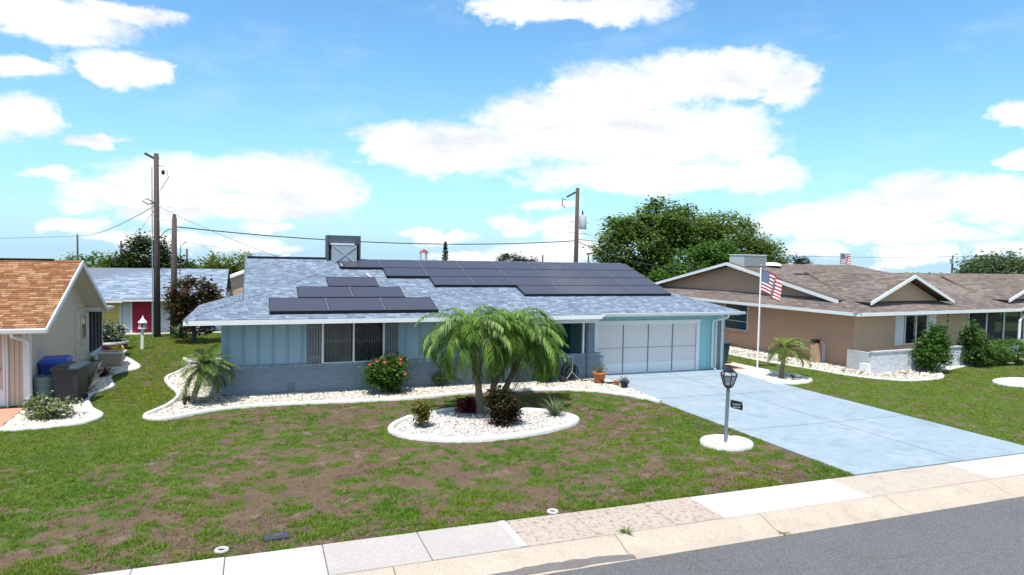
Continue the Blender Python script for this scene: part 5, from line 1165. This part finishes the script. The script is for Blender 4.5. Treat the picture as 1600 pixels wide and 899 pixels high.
# ------------------------------------------------------------------ lawn covers
mb_ = thing('water_meter_box', (.3, 11.75, .0), 'dark plastic water meter lid set in the dry lawn', 'meter box', rz=rad(4))
MB().box(-.2, -.13, -.02, .2, .13, .03).build('lid', mat('slate_plastic', (.055, .062, .072), .6, .12, 10), mb_); MB().box(-.03, -.04, .031, .1, .04, .038).build('reader_cap', mat('brown_cap', (.12, .10, .09), .7), mb_)
for x, y, l in ((-.53, 11.47, 'small concrete sprinkler ring near the meter box'), (5.2, 11.33, 'small concrete sprinkler ring by the spotted slabs')):
    t = thing('sprinkler_ring', (x, y, .0), l, 'sprinkler'); MB().tube([(.085*math.cos(k*.3927), .085*math.sin(k*.3927), .012) for k in range(17)], .03, 8).build('ring', m_walk_pale, t); MB().lathe([(.04, 0), (.035, .02)], 10).build('head', m_black, t)
blades('kerb_weed', (6.05, 10.06, .0), 26, .2, .016, [(.17, .24, .04), (.12, .19, .03)], 'tuft of weed growing from the kerb joint', 31, lean=(.4, 1.3), group=None)
blades('kerb_weed', (8.95, 9.45, -.13), 12, .16, .014, [(.22, .26, .07), (.3, .28, .1)], 'sprig of weed in the gutter below the white slab', 32, lean=(.6, 1.4))

# ------------------------------------------------------------------ bird house on white post
bhs = thing('bird_house', (-5.17, 36.2, 0), 'white post with ornate little bird house on the back lawn', 'bird house'); bhs.rotation_euler.y = rad(1.5); bhs.scale = (.78, .78, .97)
MB().box(-.08, -.08, 0, .08, .08, 1.02).build('post', m_white, bhs)
MB().lathe([(.26, 1.02), (.26, 1.06)], 8).build('platform', m_white, bhs)
for k in range(6): a = k*1.047; MB().tube([(.2*math.cos(a), .2*math.sin(a), 1.06), (.2*math.cos(a), .2*math.sin(a), 1.32)], .018, 6).build('column', m_white, bhs)
MB().lathe([(.13, 1.06), (.13, 1.3)], 8).build('core', mat('green_grey_core', (.12, .17, .16), .7), bhs)
MB().lathe([(.27, 1.32), (.2, 1.4), (.09, 1.5), (.05, 1.58), (.005, 1.68)], 8).build('bird_roof', m_white, bhs)

# ------------------------------------------------------------------ brown house plants and pedestal
G2 = [(.07, .165, .02), (.095, .21, .027), (.045, .115, .015), (.13, .245, .04)]
shrub('tall_bush', (28.25, 21.25, 0), [(0, 0, .75, .8, .7, .7), (.05, 0, 1.35, .55, .5, .55), (.15, 0, 1.8, .28, .28, .4)], 260, 22, .13, .13, G2, 'tall pointed green bush before the white planter wall', 'bush', seed=41)
shrub('leggy_bush', (31.95, 21.9, 0), [(0, 0, .7, .8, .7, .7), (-.2, 0, 1.35, .5, .5, .4), (-.3, 0, 1.8, .2, .2, .35)], 220, 22, .13, .13, [(.05, .12, .02), (.09, .18, .03), (.13, .22, .05)], 'loose upright bush with sprigs before the porch post', 'bush', seed=42)
shrub('clipped_bush', (33.3, 22.1, 0), [(0, 0, .5, .8, .75, .55)], 180, 26, .09, .09, [(.11, .215, .026), (.15, .26, .032), (.08, .16, .02)], 'smaller clipped round bush beside the loose upright one', 'bush', seed=43, shell=.8)
shrub('clipped_bush', (34.75, 22.15, 0), [(0, 0, .55, 1.15, .9, .62)], 260, 26, .09, .09, [(.08, .19, .02), (.115, .23, .026), (.055, .14, .016)], 'wide clipped dome bush before the screened porch', 'bush', seed=44, shell=.8)
rp = random.Random(9)
for k, (x, y) in enumerate(((24.1, 22.3), (24.4, 21.6), (26.3, 21.0), (27.6, 20.8))):
    blades('ground_weed', (x, y, .02), 14, .22, .03, [(.10, .16, .04), (.16, .2, .06)], ['sprouting weed by the end block of the planter wall', 'sprouting weed in the gravel corner by the planter end', 'low sprouting weed in gravel before the planter wall', 'low weed in gravel beside the tall bush'][k], 50+k, lean=(.4, 1.3))
pd = thing('utility_pedestal', (24.85, 24.6, 0), 'tan utility pedestal with pipes beside the brown side wall', 'pedestal')
MB().box(-.2, -.15, 0, .15, .15, .95).build('post', mat('peach_pedestal', (.52, .34, .22), .8), pd); MB().box(-.22, -.12, .95, .12, .12, 1.12).build('timer_box', m_black, pd)
MB().tube([(.12, -.1, 1.0), (.28, -.1, 1.0), (.32, -.1, .95), (.32, -.1, 0)], .025, 6).tube([(.42, -.1, .95), (.42, -.1, 0)], .02, 6).build('pipe', m_white, pd)

# ------------------------------------------------------------------ trees behind
TG = [(.115, .20, .034), (.155, .255, .042), (.08, .145, .024), (.22, .30, .06)]
TG2 = [(.16, .21, .034), (.21, .255, .042), (.11, .155, .026)]
tree('oak_tree', (30.5, 47, 0), 3.0, .4, [(-2.4, 0, 5.6, 2.9, 2.8, 2.0), (.2, 0, 7.7, 2.3, 2.4, 1.8), (2.4, .3, 7.2, 2.2, 2.4, 1.7), (-3.0, 0, 3.6, 2.2, 2.3, 1.5), (-3.6, 0, 7.0, 1.3, 1.4, 1.1)], 420, 60, .36, .27, TG, 'tall broad oak rising behind the brown house', seed=61, limbs=26, shell=.6)
tree('oak_tree', (37.9, 48, 0), 2.6, .36, [(-4.2, 0, 5.2, 2.0, 2.0, 1.8), (0, 0, 6.0, 3.4, 3, 2.6), (3.0, 0, 4.9, 2.6, 2.6, 2.0), (-2.4, 0, 7.2, 2.0, 2.0, 1.5), (4.6, 0, 4.0, 1.6, 1.8, 1.5)], 380, 56, .36, .27, [(.13, .205, .034), (.17, .25, .042), (.10, .155, .026), (.22, .29, .06)], 'olive green oak beside the taller one behind the rooftop unit', seed=62, limbs=16, shell=.6)
tree('dense_tree', (31.8, 43, 0), 1.6, .25, [(0, 0, 3.8, 2.6, 2.2, 2.0), (1.4, 0, 4.6, 1.6, 1.6, 1.5), (-2.4, 0, 2.6, 2.0, 1.8, 1.6), (2.6, 0, 2.5, 1.8, 1.6, 1.6)], 420, 34, .36, .30, [(.09, .20, .028), (.12, .25, .034), (.06, .14, .02)], 'dense bright green tree low before the two oaks', seed=63, limbs=6)
tree('far_tree', (60.5, 40, 0), 2.5, .3, [(0, 0, 4.2, 3.2, 3, 1.5), (3.5, 0, 4.0, 2.6, 2.5, 1.5)], 240, 30, .4, .32, [(.09, .14, .05), (.12, .17, .06)], 'pale green tree beyond the brown house porch roof', seed=64)
tree('far_tree', (-8.2, 60, 0), 2.2, .3, [(0, 0, 4.5, 1.6, 1.6, 1.35), (1.9, 0, 3.4, 1.5, 1.5, .9), (-1.4, 0, 3.5, 1.0, 1.2, .8)], 200, 30, .28, .26, [(.035, .065, .016), (.06, .10, .02), (.045, .04, .02)], 'dark bushy tree beyond the cottage roof', seed=65)
tree('far_tree', (-12.8, 66, 0), 2.2, .25, [(0, 0, 3.4, 2.6, 1.6, .75), (2.2, 0, 3.3, 1.2, 1.2, .8)], 120, 24, .3, .28, TG, 'low dark treetops behind the beige house ridge', seed=66)
tree('far_tree', (-3.2, 64, 0), 2.2, .25, [(0, 0, 3.4, 1.4, 1.4, .9), (2.2, 0, 3.5, 1.4, 1.4, 1.0)], 120, 26, .3, .26, TG2, 'green treetops above the peach house', seed=67)
tree('far_tree', (26.9, 70, 0), 3, .3, [(-.6, 0, 4.1, 1.4, 1.4, .9), (1.4, 0, 3.9, 1.6, 1.4, .6)], 110, 26, .26, .26, [(.03, .055, .016), (.045, .075, .02)], 'dark treetop showing above the solar panels', seed=68)
tree('far_tree', (62, 66, 0), 3, .3, [(0, 0, 4.6, 2.4, 2, .75)], 60, 24, .3, .28, [(.03, .055, .016)], 'small dark treetop above the brown house ridge', seed=69)
tree('mango_tree', (-3.1, 38.2, 0), .9, .12, [(0, 0, 2.35, 1.2, 1.1, 1.05), (.55, 0, 1.9, .85, .8, .8), (-.6, 0, 1.8, .7, .8, .7), (.1, 0, 1.1, 1.0, .9, .6)], 240, 24, .17, .2, [(.05, .085, .02), (.07, .10, .025), (.15, .04, .025), (.19, .07, .035), (.04, .06, .015)], 'round mango tree with reddish new leaves beside the poles', seed=70, limbs=7)
blades('cycad', (-3.95, 40.2, 0), 40, 1.25, .09, [(.06, .12, .03), (.09, .15, .04)], 'spiky green cycad at the foot of the guyed pole', 71, lean=(.2, 1.2))
# norfolk pine: tiers of short boughs
npn = thing('norfolk_pine', (24.2, 90, 0), 'dark conical pine tip above the solar panels', 'tree'); MB().tube([(0, 0, -1.0), (0, 0, 6.4)], [.2, .03], 8).build('trunk', m_bark, npn)
rng = np.random.RandomState(5); P_ = []
for k in range(1500):
    z = rng.uniform(2.6, 6.6); r_ = .16+.62*(1-(z-2.6)/4.0)**.8; r_ *= .55+.45*abs(math.sin(z*7)); a = rng.rand()*6.28; q = r_*rng.rand()**.5; P_.append((q*math.cos(a), q*math.sin(a), z+.08*q))
V, Fc, cc = leaf_cloud(np.array(P_), .2, [(.02, .04, .02), (.03, .055, .025)], rng); npmesh('crown', V, Fc, m_leaf, npn, cc)['kind'] = 'stuff'
# low far tree belt that closes the horizon behind the houses
rng = np.random.RandomState(77); P_ = []
for k in range(900):
    x = rng.uniform(-160, 420); y = rng.uniform(170, 300); h = rng.uniform(2.0, 4.4); q = rng.randn(14, 3)*np.array([2.4, 2.0, .9])+np.array([x, y, h*.55]); P_.append(q)
P_ = np.concatenate(P_); P_[:, 2] = np.clip(P_[:, 2], .1, 4.2)-.02*(P_[:, 1]-55)
V, Fc, cc = leaf_cloud(P_, 1.9, TG, rng); tag(npmesh('far_wood', V, Fc, m_leaf, None, cc), 'far belt of low trees on the horizon', 'trees', kind='stuff')
tw = thing('cupola_tower', (21.2, 90, 0), 'small white cupola with red roof above the solar panels', 'tower')
MB().box(-.42, -.42, -1.0, .42, .42, 4.1).build('shaft', m_white, tw)
for sx in (-1, 1):
    for sy in (-1, 1): MB().box(sx*.36-.08, sy*.36-.08, 4.1, sx*.36+.08, sy*.36+.08, 5.0).build('column', m_white, tw)
MB().lathe([(.75, 5.0), (.4, 5.3), (.05, 5.5)], 4).build('roof', mat('red_tile', (.3, .08, .07), .8), tw)

# ------------------------------------------------------------------ utility poles and lines
m_pole = mat('weathered_pole', (.115, .085, .075), .95, .2, 6, .6, 25)
m_wire = mat('black_wire', (.03, .03, .032), .7)
def pole(loc_, h, r, label, arms=(), lean=0.):
    t = thing('utility_pole', loc_, label, 'utility pole'); t.rotation_euler.y = lean
    MB().tube([(0, 0, -.2-.02*max(0, loc_[1]-50)), (0, 0, h*.5), (0, 0, h)], [r*1.2, r, r*.8], 12).build('pole', m_pole, t, True); return t
T = pole((-5.12, 41, 0), 9.95, .15, 'tall wooden utility pole with crossarm and cables')
MB().obox(-.28, 0, 9.78, .62, .1, .12, ry=rad(28)).build('crossarm', m_pole, T)
MB().tube([(.0, .1, 9.72), (.5, .1, 9.7)], .02, 6).tube([(0, .1, 9.33), (.7, .1, 9.28)], .018, 6).build('steel_bracket', m_gal, T)
MB().lathe([(.07, 0), (.09, .08), (.07, .2), (.04, .25)], 10, (.32, .05, 8.85)).build('cutout_fuse', m_black, T); MB().tube([(.2, .05, 9.0), (.5, .05, 9.05), (.58, .05, 8.7), (.3, .05, 8.2), (.18, .05, 8.0)], .018, 6).build('fuse_lead', m_black, T)
for z in (7.15, 6.75, 6.4): MB().tube([(.1, -.05, z), (.75, -.08, z-.05)], .022, 6).build('spool_arm', m_gal, T)
MB().tube([(-.1, -.1, 7.3), (-.45, -.15, 7.5), (-.65, -.15, 7.35), (-.4, -.15, 7.2), (-.05, -.1, 7.3)], .03, 6).build('cable_coil', m_black, T)
MB().tube([(-.2, -.12, 0), (-.2, -.1, 9.2)], .03, 6).build('ground_conduit', m_gal, T)
T2 = pole((-4.32, 41.0, 0), 6.55, .155, 'shorter leaning utility pole with white guy guard', lean=rad(.6))
MB().tube([(.22, -.12, 0), (.30, -.1, 3.4)], .045, 8).build('guy_guard', m_white, T2); MB().tube([(.30, -.1, 3.4), (.33, -.1, 5.0), (.6, -.1, 5.25)], .022, 6).build('riser', m_black, T2)
MB().obox(0, 0, 6.6, .14, .14, .25).build('cap', m_pole, T2)
CP = pole((21.6, 44, 0), 9.8, .16, 'wooden utility pole with transformer behind the solar roof')
MB().obox(-.4, 0, 9.35, 1.0, .1, .12, ry=rad(-28)).build('crossarm', m_pole, CP); MB().tube([(-.9, 0, 8.9), (-1.15, 0, 9.0), (-1.2, 0, 8.5), (-.95, 0, 8.35)], .035, 6).build('insulator', m_black, CP)
MB().lathe([(.24, 0), (.26, .05), (.26, .95), (.2, 1.0)], 14, (.48, 0, 6.85)).build('transformer', mat('transformer_grey', (.42, .46, .5), .5, .06), CP, True); MB().lathe([(.05, 0), (.06, .2), (.03, .35)], 8, (.45, 0, 7.86)).build('bushing', m_black, CP)
for z in (7.4, 7.0, 6.6): MB().tube([(-.7, 0, z), (.95, 0, z-.12)], .018, 6).build('spool_arm', m_gal, CP)
sm = [((-21.5, 100, 0), 6.5, 'thin far pole above the beige house ridge'), ((-13.3, 80, 0), 5.6, 'thin far pole before the dark bushy tree'), ((-7.1, 80, 0), 4.9, 'short far pole beside the guyed pole'), ((-4.6, 80, 0), 4.4, 'short far pole left of the peach house treetops'),
      ((34.5, 80, 0), 5.0, 'short far pole above the solar roof'), ((41.1, 80, 0), 5.4, 'short far pole right of the transformer pole'), ((82.4, 60, 0), 5.95, 'thin far pole behind the brown house porch roof'), ((53.6, 62, 0), 5.8, 'thin far mast left of the distant flag')]
SP = [pole(l, h, .12 if i != 7 else .05, lb) for i, (l, h, lb) in enumerate(sm)]
MB().box(-.35, -.2, 4.9, -.12, .1, 5.5).build('equipment_box', m_gal, SP[6])
def wire(a, b, sag, label, r_=.014, n=16):
    a, b = np.array(a, float), np.array(b, float); c = (a+b)/2
    pts = [tuple(a+(b-a)*t-c+np.array([0, 0, -4*sag*t*(1-t)])) for t in np.linspace(0, 1, n)]
    o = MB().tube(pts, r_, 5).build('power_line', m_wire); o.location = c; return tag(o, label, 'cable')
wire((-4.25, 41, 6.05), (21.6, 44, 6.0), .55, 'thick service cable from the guyed pole to the transformer pole', .03)
wire((21.6, 44, 6.0), (27.0, 34.0, 4.3), .7, 'drooping service cable from transformer pole to the brown house', .026)
wire((21.6, 44, 6.1), (33, 46.5, 5.9), .1, 'cable running on behind the oaks', .022)
wire((-5.12, 41, 7.2), (-21.5, 100, 6.3), .5, 'cable from the tall pole to the far thin pole', .02)
wire((-21.5, 100, 6.3), (-60, 110, 5.6), .5, 'cable leaving the far thin pole', .02)
wire((-5.12, 41, 7.1), (-13.3, 80, 5.0), .4, 'cable from the tall pole to the pole by the bushy tree', .012)
wire((-5.0, 41, 7.1), (1.0, 30, 4.5), .1, 'service drop from the tall pole to the blue roof', .009)
wire((-4.2, 41, 5.3), (2.0, 30, 4.5), .05, 'thin guy wire behind the blue roof', .007)
wire((-5.12, 41, 5.1), (-4.32, 41, 5.9), -.25, 'looped jumper cable between the two left poles', .022)
wire((21.7, 44, 6.8), (24.0, 36, 4.2), .05, 'steel guy wire down from the transformer pole', .009)
wire((38, 60, 5.75), (82.4, 60, 5.8), .35, 'cable above the brown house ridge', .02); wire((82.4, 60, 5.8), (130, 62, 7.5), .35, 'cable leaving the far porch pole', .02)
